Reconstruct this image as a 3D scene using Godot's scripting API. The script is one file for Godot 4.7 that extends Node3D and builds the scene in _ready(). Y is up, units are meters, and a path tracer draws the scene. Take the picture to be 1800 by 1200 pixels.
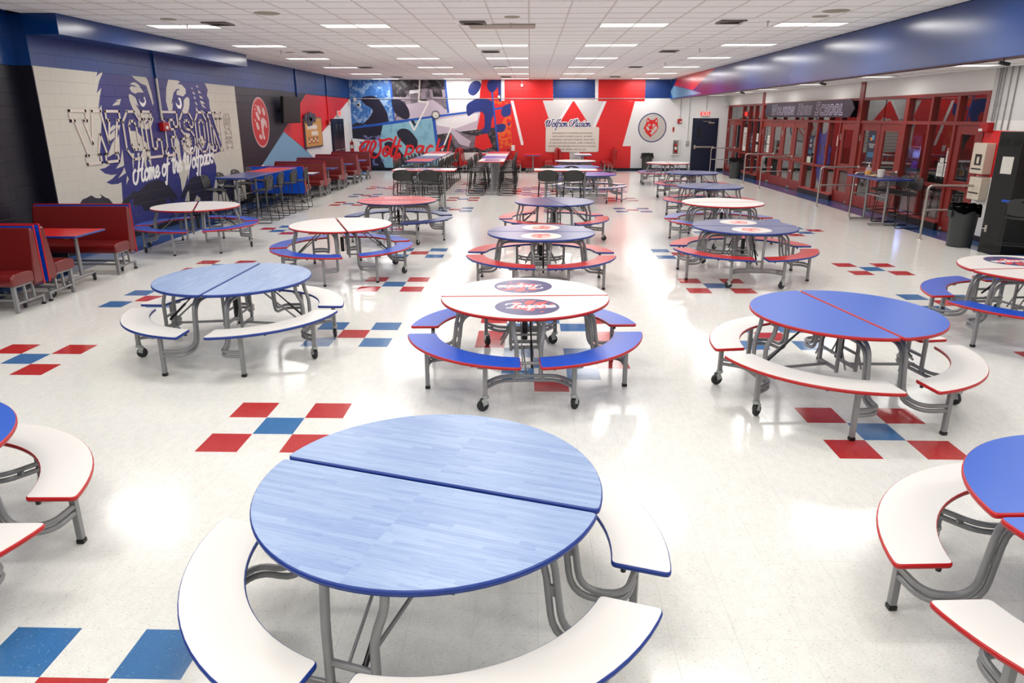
extends Node3D

# A school cafeteria: x runs from the mural wall to the storefront, -z runs into the room, y is up, metres.
const TILE := 0.3048
const FX := -2.3849
const FZ := -5.452
const XL := -7.86
const XR := 8.6
const ZB := -32.5
const ZF := 4.2
const CEIL := 3.8
const LOW := 3.13
const SOFFIT := 6.05
const PANEL := 0.6096
const LIGHT_X := [-6.13, -3.08, -0.64, 1.80, 4.85]
const LIGHT_Z := [-31.8, -28.14, -24.48, -20.82, -17.16, -13.5, -9.84, -6.18, -2.52, 1.14]

var mats := {}
var cache := {}
var taken := {}
var eye := Transform3D()
var rng := RandomNumberGenerator.new()


func _ready():
	rng.seed = 20240
	# camera
	var cam := Camera3D.new()
	cam.name = "camera"
	cam.fov = 51.44
	cam.near = 0.05
	cam.far = 200.0
	cam.transform = Transform3D(Basis(Vector3.UP, 0.024435) * Basis(Vector3.RIGHT, -0.307079) * Basis(Vector3.BACK, -0.000358), Vector3(0, 2.2818, 0))
	eye = cam.transform
	add_child(cam)
	cam.current = true
	# air and exposure
	var env := Environment.new()
	env.background_mode = Environment.BG_COLOR
	env.background_color = Color(0.05, 0.055, 0.065)
	env.tonemap_mode = Environment.TONE_MAPPER_LINEAR
	env.tonemap_exposure = 1.0
	env.sdfgi_enabled = true
	env.ssao_enabled = true
	env.ssil_enabled = true
	var world := WorldEnvironment.new()
	world.name = "environment"
	world.environment = env
	add_child(world)
	make_materials()
	# the shell of the room
	build_floor()
	build_ceiling()
	build_left_wall()
	build_back_wall()
	build_right_side()
	build_ceiling_lights()
	# furniture
	build_round_tables()
	build_bar_tables()
	build_booths()
	# smaller things
	build_ceiling_fittings()
	build_left_wall_things()
	build_back_wall_things()
	build_right_wall_things()


# ---------------------------------------------------------------- mesh building
class MB:
	var v := PackedVector3Array()
	var n := PackedVector3Array()
	var t := PackedVector2Array()
	var ix := PackedInt32Array()

	func vert(p: Vector3, nn: Vector3, uv := Vector2.ZERO) -> int:
		v.append(p); n.append(nn); t.append(uv)
		return v.size() - 1

	func tri(a: int, b: int, c: int) -> void:
		if (v[b] - v[a]).cross(v[c] - v[a]).dot(n[a] + n[b] + n[c]) > 0.0:
			ix.append(a); ix.append(c); ix.append(b)
		else:
			ix.append(a); ix.append(b); ix.append(c)

	func quad(a: Vector3, b: Vector3, c: Vector3, d: Vector3, nn: Vector3, ua := Vector2(0, 1), ub := Vector2(1, 1), uc := Vector2(1, 0), ud := Vector2(0, 0)) -> void:
		var i := vert(a, nn, ua)
		vert(b, nn, ub); vert(c, nn, uc); vert(d, nn, ud)
		tri(i, i + 1, i + 2); tri(i, i + 2, i + 3)

	# a box whose edges are chamfered by BEV, in the frame XF
	func box(c: Vector3, s: Vector3, bev := 0.0, xf := Basis()) -> void:
		var h := s * 0.5
		bev = minf(bev, minf(h.x, minf(h.y, h.z)) * 0.9)
		var at := {}
		for ax in 3:
			for sg in [-1.0, 1.0]:
				var nn := Vector3.ZERO
				nn[ax] = sg
				var ids := []
				var b1 := (ax + 1) % 3
				var b2 := (ax + 2) % 3
				for q in [[-1, -1], [1, -1], [1, 1], [-1, 1]]:
					var p := Vector3.ZERO
					p[ax] = sg * h[ax]
					p[b1] = q[0] * (h[b1] - bev)
					p[b2] = q[1] * (h[b2] - bev)
					var key := Vector3.ZERO
					key[ax] = sg; key[b1] = q[0]; key[b2] = q[1]
					var id := vert(c + xf * p, xf * nn, Vector2(p[b1], p[b2]))
					ids.append(id)
					at[[ax, key]] = id
				tri(ids[0], ids[1], ids[2]); tri(ids[0], ids[2], ids[3])
		if bev <= 0.0:
			return
		for ax in 3:
			var b1 := (ax + 1) % 3
			var b2 := (ax + 2) % 3
			for q in [[-1, -1], [1, -1], [1, 1], [-1, 1]]:
				var k0 := Vector3.ZERO
				k0[b1] = q[0]; k0[b2] = q[1]
				var k1 := k0
				k0[ax] = -1; k1[ax] = 1
				var a: int = at[[b1, k0]]
				var b: int = at[[b1, k1]]
				var cc: int = at[[b2, k1]]
				var d: int = at[[b2, k0]]
				tri(a, b, cc); tri(a, cc, d)
		for x in [-1, 1]:
			for y in [-1, 1]:
				for z in [-1, 1]:
					var k := Vector3(x, y, z)
					tri(at[[0, k]], at[[1, k]], at[[2, k]])

	# a round bar along a path
	func tube(path: PackedVector3Array, r: float, seg := 8, flat_y := 1.0) -> void:
		var m := path.size()
		var d0 := (path[1] - path[0]).normalized()
		var up := Vector3.UP if absf(d0.y) < 0.9 else Vector3.RIGHT
		var side := d0.cross(up).normalized()
		var first := v.size()
		for i in m:
			var d := (path[mini(i + 1, m - 1)] - path[maxi(i - 1, 0)]).normalized()
			side = (side - d * side.dot(d)).normalized()
			var other := d.cross(side)
			for k in seg:
				var a := TAU * k / seg
				var nn := side * cos(a) + other * sin(a)
				vert(path[i] + (side * cos(a) + other * sin(a) * flat_y) * r, nn)
		for i in m - 1:
			for k in seg:
				var a := first + i * seg + k
				var b := first + i * seg + (k + 1) % seg
				tri(a, b, b + seg); tri(a, b + seg, a + seg)
		for e in 2:
			var i: int = 0 if e == 0 else m - 1
			var nn := (path[0] - path[1]).normalized() if e == 0 else (path[m - 1] - path[m - 2]).normalized()
			var c := vert(path[i], nn)
			var ring := []
			for k in seg:
				ring.append(vert(v[first + i * seg + k], nn))
			for k in seg:
				tri(c, ring[k], ring[(k + 1) % seg])

	# a profile of (radius, height) turned about an axis of the frame XF; each corner stays sharp
	func lathe(prof: Array, seg := 24, at := Vector3.ZERO, xf := Basis()) -> void:
		for i in prof.size() - 1:
			var a: Vector2 = prof[i]
			var b: Vector2 = prof[i + 1]
			var d := (b - a).normalized()
			var first := v.size()
			for k in seg + 1:
				var g := TAU * k / seg
				var o := Vector3(cos(g), 0, sin(g))
				var nn := xf * (o * d.y + Vector3(0, -d.x, 0)).normalized()
				vert(at + xf * (o * a.x + Vector3(0, a.y, 0)), nn, Vector2(float(k) / seg, 0))
				vert(at + xf * (o * b.x + Vector3(0, b.y, 0)), nn, Vector2(float(k) / seg, 1))
			for k in seg:
				var q := first + k * 2
				if a.x > 0.0:
					tri(q, q + 1, q + 2)
				if b.x > 0.0:
					tri(q + 1, q + 3, q + 2)

	# a flat polygon of (x, z) points at height Y
	func face(poly: PackedVector2Array, y: float, up: bool) -> void:
		var first := v.size()
		for p in poly:
			vert(Vector3(p.x, y, p.y), Vector3.UP if up else Vector3.DOWN, p)
		var ids := Geometry2D.triangulate_polygon(poly)
		for i in range(0, ids.size(), 3):
			tri(first + ids[i], first + ids[i + 1], first + ids[i + 2])

	# a rounded moulding round a polygon, from the top inset by INS to the bottom
	func rim(poly: PackedVector2Array, y0: float, y1: float, ins: float) -> void:
		var m := poly.size()
		var out := PackedVector2Array()
		var area := 0.0
		for i in m:
			area += poly[i].cross(poly[(i + 1) % m])
		for i in m:
			var e := (poly[(i + 1) % m] - poly[(i - 1 + m) % m]).normalized()
			out.append(Vector2(e.y, -e.x) * signf(area))
		var mid := (y0 + y1) * 0.5
		var hh := (y1 - y0) * 0.5
		var rings := []
		for s in 7:
			var a := PI * 0.5 - PI * s / 6.0
			rings.append([ins * (cos(a) - 1.0), mid + hh * sin(a), cos(a), sin(a)])
		var first := v.size()
		for r in rings:
			for i in m:
				var p := poly[i] + out[i] * float(r[0])
				vert(Vector3(p.x, r[1], p.y), Vector3(out[i].x * r[2], r[3], out[i].y * r[2]).normalized())
		for s in 6:
			for i in m:
				var a := first + s * m + i
				var b := first + s * m + (i + 1) % m
				tri(a, b, b + m); tri(a, b + m, a + m)

	# a bent plate: F(u, v) gives the middle surface, TH its thickness, SKIP the cells left open
	func shell(nu: int, nv: int, f: Callable, th: float, skip := {}) -> void:
		var first := v.size()
		var w := nv + 1
		for side in [1.0, -1.0]:
			for i in nu + 1:
				for j in nv + 1:
					var u := float(i) / nu
					var s := float(j) / nv
					var du: Vector3 = f.call(minf(u + 0.01, 1.0), s) - f.call(maxf(u - 0.01, 0.0), s)
					var dv: Vector3 = f.call(u, minf(s + 0.01, 1.0)) - f.call(u, maxf(s - 0.01, 0.0))
					var nn := du.cross(dv).normalized() * float(side)
					vert(f.call(u, s) + nn * th * 0.5, nn, Vector2(u, s))
		var half := (nu + 1) * w
		var open := func(i, j): return i < 0 or j < 0 or i >= nu or j >= nv or skip.has(Vector2i(i, j))
		for i in nu:
			for j in nv:
				if skip.has(Vector2i(i, j)):
					continue
				var a := first + i * w + j
				for o in [0, half]:
					tri(a + o, a + o + 1, a + o + w + 1); tri(a + o, a + o + w + 1, a + o + w)
				for e in [[i - 1, j, a, a + 1], [i + 1, j, a + w, a + w + 1], [i, j - 1, a, a + w], [i, j + 1, a + 1, a + w + 1]]:
					if open.call(e[0], e[1]):
						var mid := (v[a] + v[a + w + 1] + v[a + half] + v[a + half + w + 1]) * 0.25
						var c := (v[e[2]] + v[e[3]]) * 0.5
						var ax := (v[e[3]] - v[e[2]]).normalized()
						var nn := c - mid
						nn = (nn - ax * nn.dot(ax)).normalized()
						quad(v[e[2]], v[e[3]], v[e[3] + half], v[e[2] + half], nn)

	func mesh() -> ArrayMesh:
		var m := ArrayMesh.new()
		add_to(m)
		return m

	func add_to(m: ArrayMesh) -> void:
		var a := []
		a.resize(Mesh.ARRAY_MAX)
		a[Mesh.ARRAY_VERTEX] = v
		a[Mesh.ARRAY_NORMAL] = n
		a[Mesh.ARRAY_TEX_UV] = t
		a[Mesh.ARRAY_INDEX] = ix
		m.add_surface_from_arrays(Mesh.PRIMITIVE_TRIANGLES, a)


func numbered(called: String) -> String:
	taken[called] = taken.get(called, -1) + 1
	return called if taken[called] == 0 else "%s_%03d" % [called, taken[called]]


# one named mesh under a parent (the root when none is given)
func obj(called: String, shape, m: Material, parent: Node3D = null) -> MeshInstance3D:
	var o := MeshInstance3D.new()
	o.mesh = shape.mesh() if shape is MB else shape
	o.material_override = m
	if parent == null:
		o.name = numbered(called)
		add_child(o)
	else:
		o.name = called
		parent.add_child(o, true)
	return o


func spot(called: String, at := Vector3.ZERO, turn := 0.0) -> Node3D:
	var o := Node3D.new()
	o.name = numbered(called)
	add_child(o)
	o.position = at
	o.rotation.y = turn
	return o


func tag(o: Node3D, label: String, category: String, group := "", kind := "") -> Node3D:
	o.set_meta("label", label)
	o.set_meta("category", category)
	if group:
		o.set_meta("group", group)
	if kind:
		o.set_meta("kind", kind)
	return o


func structure(o: Node3D, label := "") -> Node3D:
	o.set_meta("kind", "structure")
	if label:
		o.set_meta("label", label)
	return o


func copy(o: Node3D, at: Vector3, turn: float) -> Node3D:
	var c: Node3D = o.duplicate()
	c.name = numbered(String(o.name).get_slice("_0", 0))
	add_child(c)
	c.position = at
	c.rotation.y = turn
	return c


func keep(key: String, make: Callable) -> ArrayMesh:
	if not cache.has(key):
		var b: MB = make.call()
		cache[key] = b.mesh()
	return cache[key]


func bx(c: Vector3, s: Vector3, bev := 0.004, xf := Basis()) -> MB:
	var b := MB.new()
	b.box(c, s, bev, xf)
	return b


func bar(a: Vector3, b: Vector3, r: float, seg := 8) -> MB:
	var m := MB.new()
	m.tube(PackedVector3Array([a, b]), r, seg)
	return m


# a square bar from A to B
func beam(m: MB, a: Vector3, b: Vector3, w: float, h: float, bev := 0.003) -> void:
	var d := b - a
	var z := d.normalized()
	var x := z.cross(Vector3.UP if absf(z.y) < 0.95 else Vector3.RIGHT).normalized()
	m.box((a + b) * 0.5, Vector3(w, h, d.length()), bev, Basis(x, z.cross(x), z))


# a path whose corners are rounded by R
func rounded(pts: Array, r: float, sub := 5) -> PackedVector3Array:
	var out := PackedVector3Array([pts[0]])
	for i in range(1, pts.size() - 1):
		var p: Vector3 = pts[i]
		var a: Vector3 = pts[i - 1] - p
		var b: Vector3 = pts[i + 1] - p
		var q := minf(r, minf(a.length(), b.length()) * 0.48)
		var s := p + a.normalized() * q
		var e := p + b.normalized() * q
		for k in sub + 1:
			var t := float(k) / sub
			out.append(s.lerp(p, t).lerp(p.lerp(e, t), t))
	out.append(pts[pts.size() - 1])
	return out


# a polygon whose marked corners are rounded
func filleted(pts: Array, radii: Array, sub := 5) -> PackedVector2Array:
	var out := PackedVector2Array()
	var m := pts.size()
	for i in m:
		var p: Vector2 = pts[i]
		var rad: float = radii[i]
		if rad <= 0.0:
			out.append(p)
			continue
		var a: Vector2 = pts[(i - 1 + m) % m] - p
		var b: Vector2 = pts[(i + 1) % m] - p
		var s := p + a.normalized() * minf(rad, a.length() * 0.48)
		var e := p + b.normalized() * minf(rad, b.length() * 0.48)
		for k in sub + 1:
			var t := float(k) / sub
			out.append(s.lerp(p, t).lerp(p.lerp(e, t), t))
	return out


func rect_poly(x0: float, z0: float, x1: float, z1: float, r: float) -> PackedVector2Array:
	return filleted([Vector2(x0, z0), Vector2(x1, z0), Vector2(x1, z1), Vector2(x0, z1)], [r, r, r, r])


func smooth(pts: PackedVector2Array, sub := 6) -> PackedVector2Array:
	var out := PackedVector2Array()
	var m := pts.size()
	for i in m - 1:
		for k in sub:
			out.append(pts[i].cubic_interpolate(pts[i + 1], pts[maxi(i - 1, 0)], pts[mini(i + 2, m - 1)], float(k) / sub))
	out.append(pts[m - 1])
	return out


func inset(poly: PackedVector2Array, d: float) -> PackedVector2Array:
	var m := poly.size()
	var area := 0.0
	for i in m:
		area += poly[i].cross(poly[(i + 1) % m])
	var out := PackedVector2Array()
	for i in m:
		var e := (poly[(i + 1) % m] - poly[(i - 1 + m) % m]).normalized()
		out.append(poly[i] - Vector2(e.y, -e.x) * signf(area) * d)
	return out


# ---------------------------------------------------------------- painted surfaces
# A sheet of paint measured in metres: x to the right from X0, y up to Y1, S pixels a metre.
class Sheet:
	var im: Image
	var x0 := 0.0
	var y1 := 0.0
	var s := 1.0

	func _init(ax0: float, ay0: float, ax1: float, ay1: float, px: float, c: Color):
		x0 = ax0; y1 = ay1; s = px
		im = Image.create_empty(int((ax1 - ax0) * px), int((ay1 - ay0) * px), false, Image.FORMAT_RGB8)
		im.fill(c)

	func poly(pts: PackedVector2Array, c: Color) -> void:
		var m := pts.size()
		var q := PackedVector2Array()
		var lo := 1e9
		var hi := -1e9
		for p in pts:
			var k := Vector2((p.x - x0) * s, (y1 - p.y) * s)
			q.append(k)
			lo = minf(lo, k.y); hi = maxf(hi, k.y)
		for row in range(maxi(0, int(floor(lo))), mini(im.get_height() - 1, int(ceil(hi))) + 1):
			var y := row + 0.5
			var xs := []
			for i in m:
				var a := q[i]
				var b := q[(i + 1) % m]
				if (a.y <= y) != (b.y <= y):
					xs.append(a.x + (y - a.y) / (b.y - a.y) * (b.x - a.x))
			xs.sort()
			for i in range(0, xs.size() - 1, 2):
				var l := maxi(0, int(round(xs[i])))
				var r := mini(im.get_width(), int(round(xs[i + 1])))
				if r > l:
					im.fill_rect(Rect2i(l, row, r - l, 1), c)

	func disc(c: Vector2, rx: float, ry: float, col: Color, tilt := 0.0, seg := 48) -> void:
		var p := PackedVector2Array()
		for k in seg:
			var a := TAU * k / seg
			p.append(c + Vector2(rx * cos(a), ry * sin(a)).rotated(tilt))
		poly(p, col)

	func stroke(pts: PackedVector2Array, w: float, col: Color) -> void:
		for i in pts.size():
			disc(pts[i], w * 0.5, w * 0.5, col, 0.0, 10)
			if i + 1 < pts.size():
				var d := (pts[i + 1] - pts[i]).normalized().orthogonal() * w * 0.5
				poly(PackedVector2Array([pts[i] + d, pts[i + 1] + d, pts[i + 1] - d, pts[i] - d]), col)

	func rect(ax0: float, ay0: float, ax1: float, ay1: float, col: Color) -> void:
		poly(PackedVector2Array([Vector2(ax0, ay0), Vector2(ax1, ay0), Vector2(ax1, ay1), Vector2(ax0, ay1)]), col)

	func blotches(pts: PackedVector2Array, col: Color, noise: FastNoiseLite, above: float) -> void:
		var lo := Vector2(1e9, 1e9)
		var hi := -lo
		for p in pts:
			lo = lo.min(p); hi = hi.max(p)
		for py in range(maxi(0, int((y1 - hi.y) * s)), mini(im.get_height(), int((y1 - lo.y) * s))):
			for px in range(maxi(0, int((lo.x - x0) * s)), mini(im.get_width(), int((hi.x - x0) * s))):
				var w := Vector2(x0 + px / s, y1 - py / s)
				if noise.get_noise_2d(w.x, w.y) > above and Geometry2D.is_point_in_polygon(w, pts):
					im.set_pixel(px, py, col)

	# printed letters set in a plain face, centred at C, H tall capitals, leaning by SLANT
	func words(text: String, c: Vector2, h: float, col: Color, font: Font, slant := 0.0, stretch := 1.0) -> float:
		var t := TextMesh.new()
		t.text = text
		t.font = font
		t.font_size = 64
		t.pixel_size = h / 46.0
		t.depth = 0.0
		t.curve_step = 3.0
		var a := t.get_mesh_arrays()
		var vs: PackedVector3Array = a[Mesh.ARRAY_VERTEX]
		var ids := PackedInt32Array(range(vs.size()))
		if a[Mesh.ARRAY_INDEX] != null:
			ids = a[Mesh.ARRAY_INDEX]
		for i in range(0, ids.size() - 2, 3):
			var p := PackedVector2Array()
			for k in 3:
				var q := vs[ids[i + k]]
				p.append(c + Vector2(q.x * stretch + q.y * slant, q.y))
			poly(p, col)
		return t.get_aabb().size.x * stretch

	func texture() -> ImageTexture:
		return ImageTexture.create_from_image(im)


# brush letters as pen strokes: x height 1, base line 0
const PEN := {
	"o": [0.95, [[.55, 1, .2, .85, .05, .4, .25, 0, .6, .1, .8, .55, .6, .95, .5, .8, .75, .7, 1, .8]]],
	"m": [1.5, [[0, .8, .2, 1, .25, .5, .15, 0], [.2, .5, .45, .95, .6, .8, .55, 0], [.6, .5, .85, .95, 1.0, .8, .95, .2, 1.15, 0, 1.45, .3]]],
	"n": [1.05, [[0, .8, .2, 1, .25, .5, .15, 0], [.2, .5, .5, .95, .68, .8, .6, .2, .75, 0, 1.0, .3]]],
	"e": [.85, [[.1, .4, .5, .5, .65, .8, .45, 1, .15, .75, .1, .25, .35, 0, .65, .1, .85, .35]]],
	"f": [.75, [[.75, 1.75, .6, 2, .4, 1.7, .3, .8, .15, -.4, .05, -.9, -.15, -.7], [.0, .9, .7, 1.0]]],
	"t": [.6, [[.45, 1.9, .3, 1, .25, .3, .4, 0, .65, .3], [.0, 1.2, .7, 1.25]]],
	"h": [1.0, [[.3, 2, .2, 1, .1, 0], [.2, .5, .5, .95, .68, .8, .6, .2, .75, 0, 1.0, .3]]],
	"l": [.5, [[.45, 2, .25, 1.2, .2, .3, .35, 0, .6, .3]]],
	"p": [1.0, [[.25, 1, .15, .2, .0, -.95], [.2, .6, .5, 1, .8, .75, .75, .3, .5, 0, .2, .15]]],
	"a": [1.0, [[.75, .9, .45, 1, .12, .6, .15, .1, .45, .05, .75, .6, .8, 1, .72, .25, .85, 0, 1.05, .3]]],
	"c": [.8, [[.7, .8, .45, 1, .12, .6, .15, .15, .45, 0, .8, .3]]],
	"k": [.95, [[.35, 2, .2, 1, .1, 0], [.75, 1, .2, .5, .5, .3, .7, 0, .95, .2]]],
	"!": [.5, [[.4, 1.9, .3, 1.2, .2, .55], [.15, .05, .17, .08]]],
	"s": [.75, [[.6, .85, .4, 1, .2, .75, .55, .35, .4, 0, .1, .15]]],
	"i": [.5, [[.2, 1, .15, .3, .3, 0, .5, .3], [.25, 1.4, .27, 1.45]]],
	"r": [.75, [[.0, .8, .25, 1.1, .35, .85, .6, .85, .5, .3, .6, 0, .8, .3]]],
	"H": [1.9, [[.0, 1.1, -.35, .8, -.3, .1, .1, -.1, .45, .4, .75, 1.9], [1.5, 2, 1.2, 1, 1.15, .2, 1.4, 0, 1.8, .3], [.4, .95, 1.35, 1.1]]],
	"W": [2.2, [[.5, 1.7, .1, 1.5, -.05, 1.0, .15, .8], [.45, 1.75, .3, 1, .35, .1, .6, .1, 1.0, 1.0, 1.05, 1.6, .85, 1.5, .85, .5, 1.1, 0, 1.5, .6, 1.7, 1.5, 1.6, 1.9, 2.1, 2.0]]],
	"M": [2.3, [[.6, 1.5, .2, 1.7, -.1, 1.1, .1, .3, .5, .1, .9, .6, 1.1, 1.9], [1.1, 1.9, 1.0, .6, 1.05, .3], [1.05, .6, 1.8, 2, 1.75, .5, 1.95, 0, 2.25, .3]]],
	"I": [1.1, [[-.55, 1.35, -.6, 1.75, 0, 1.95, 1.0, 1.85], [.6, 1.85, .45, 1, .3, .1], [-.1, 0, .6, .05]]],
	" ": [.7, []],
}


func write_script(sh: Sheet, text: String, at: Vector2, size: float, along: Vector2, w: float, col: Color, lean := 0.25) -> float:
	var pen := 0.0
	for ch in text:
		var g: Array = PEN[ch]
		for line in g[1]:
			var p := PackedVector2Array()
			for i in range(0, line.size(), 2):
				var q := Vector2(line[i] + line[i + 1] * lean, line[i + 1]) * size
				p.append(at + along * (pen * size + q.x) + Vector2(0, q.y))
			sh.stroke(smooth(p, 5), w, col)
		pen += g[0] * 0.86
	return pen * size


func cm(flat: Array) -> PackedVector2Array:
	var p := PackedVector2Array()
	for i in range(0, flat.size(), 2):
		p.append(Vector2(flat[i], flat[i + 1]) * 0.01)
	return p


const PAINT := {
	"gray": Color(0.755, 0.735, 0.69), "wolf": Color(0.135, 0.155, 0.42), "white": Color(0.90, 0.89, 0.87), "night": Color(0.09, 0.085, 0.16), "red": Color(0.83, 0.10, 0.11), "sky": Color(0.45, 0.62, 0.74),
	"pale": Color(0.87, 0.87, 0.865), "mid": Color(0.20, 0.40, 0.66), "photo": Color(0.62, 0.57, 0.62), "soot": Color(0.19, 0.165, 0.19), "ash": Color(0.47, 0.43, 0.47), "chalk": Color(0.88, 0.88, 0.89),
	"lilac": Color(0.75, 0.70, 0.76), "nightb": Color(0.085, 0.08, 0.17), "teal": Color(0.52, 0.72, 0.79), "sky2": Color(0.55, 0.66, 0.80), "orange": Color(0.87, 0.36, 0.10), "rim": Color(0.10, 0.32, 0.68),
	"paw": Color(0.10, 0.17, 0.46), "deep": Color(0.05, 0.19, 0.43), "fog": Color(0.79, 0.79, 0.79), "violet": Color(0.10, 0.16, 0.43), "pink": Color(0.76, 0.69, 0.66), "navy": Color(0.05, 0.05, 0.105),
	"band": Color(0.03, 0.215, 0.46), "cream": Color(0.86, 0.83, 0.77),
}


func std(c: Color, rough := 0.5, metal := 0.0, spec := 0.5) -> StandardMaterial3D:
	var m := StandardMaterial3D.new()
	m.albedo_color = c
	m.roughness = rough
	m.metallic = metal
	m.metallic_specular = spec
	return m


func noise(freq: float, octaves := 3, sd := 1, kind := FastNoiseLite.TYPE_SIMPLEX_SMOOTH) -> FastNoiseLite:
	var f := FastNoiseLite.new()
	f.seed = sd
	f.frequency = freq
	f.fractal_octaves = octaves
	f.noise_type = kind
	return f


# flecks of three colours on a plain ground, as in vinyl tile; the picture repeats every 1.2 m
func fleck_texture(ground: Color, flecks: Array, count: int, sd: int) -> ImageTexture:
	var n := 768
	var im := Image.create_empty(n, n, false, Image.FORMAT_RGB8)
	var f := noise(0.02, 4, sd)
	var f2 := noise(0.15, 2, sd + 7)
	var r := RandomNumberGenerator.new()
	r.seed = sd
	for y in n:
		for x in n:
			var k := 1.0 + 0.025 * f.get_noise_2d(x, y * 0.6) + 0.035 * f2.get_noise_2d(x * 0.4, y)
			im.set_pixel(x, y, Color(ground.r * k, ground.g * k, ground.b * k))
	for i in count:
		var c: Color = flecks[r.randi() % flecks.size()]
		var p := Vector2(r.randf() * n, r.randf() * n)
		var d := Vector2.from_angle(r.randf_range(-0.5, 0.5)) * r.randf_range(1.0, 3.5)
		var ln := r.randi_range(1, 4)
		for q in ln:
			var at := p + d * q * 0.6
			im.set_pixel(posmod(int(at.x), n), posmod(int(at.y), n), c)
			if r.randf() < 0.4:
				im.set_pixel(posmod(int(at.x), n), posmod(int(at.y) + 1, n), c)
	return ImageTexture.create_from_image(im)


func tile_material(ground: Color, flecks: Array, count: int, sd: int, rough: float) -> StandardMaterial3D:
	var m := std(Color.WHITE, rough, 0.0, 0.5)
	m.albedo_texture = fleck_texture(ground, flecks, count, sd)
	m.uv1_triplanar = true
	m.uv1_world_triplanar = true
	m.uv1_scale = Vector3.ONE / 1.2
	# the wax lies in faint waves
	m.normal_enabled = true
	m.normal_texture = cache["wax"]
	m.normal_scale = 0.05
	return m


func grain_texture(ground: Color, dark: Color, sd: int) -> ImageTexture:
	var im := Image.create_empty(768, 768, false, Image.FORMAT_RGB8)
	var f := noise(0.012, 3, sd)
	var g := noise(0.06, 3, sd + 3)
	var r := RandomNumberGenerator.new()
	r.seed = sd
	var tone := []
	for k in 64:
		tone.append([r.randf(), r.randf() * 200.0])
	for y in 768:
		var strip: int = y / 12
		for x in 768:
			var run: int = int((x + tone[strip][1]) / 180.0)
			var t: float = fposmod(sin(float(strip * 37 + run * 91)) * 43758.5, 1.0) * 0.4
			t += 0.45 * absf(g.get_noise_2d(x * 0.12, y * 2.4)) + 0.25 * absf(f.get_noise_2d(x * 0.3, y * 4.0))
			im.set_pixel(x, y, ground.lerp(dark, clampf(t, 0.0, 1.0)))
		if strip * 12 == y:
			pass
	for k in 260:
		var x := r.randi() % 760
		var y := r.randi() % 766
		im.fill_rect(Rect2i(x, y, r.randi_range(4, 9), 1), ground.lerp(dark, 1.0))
	return ImageTexture.create_from_image(im)


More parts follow.
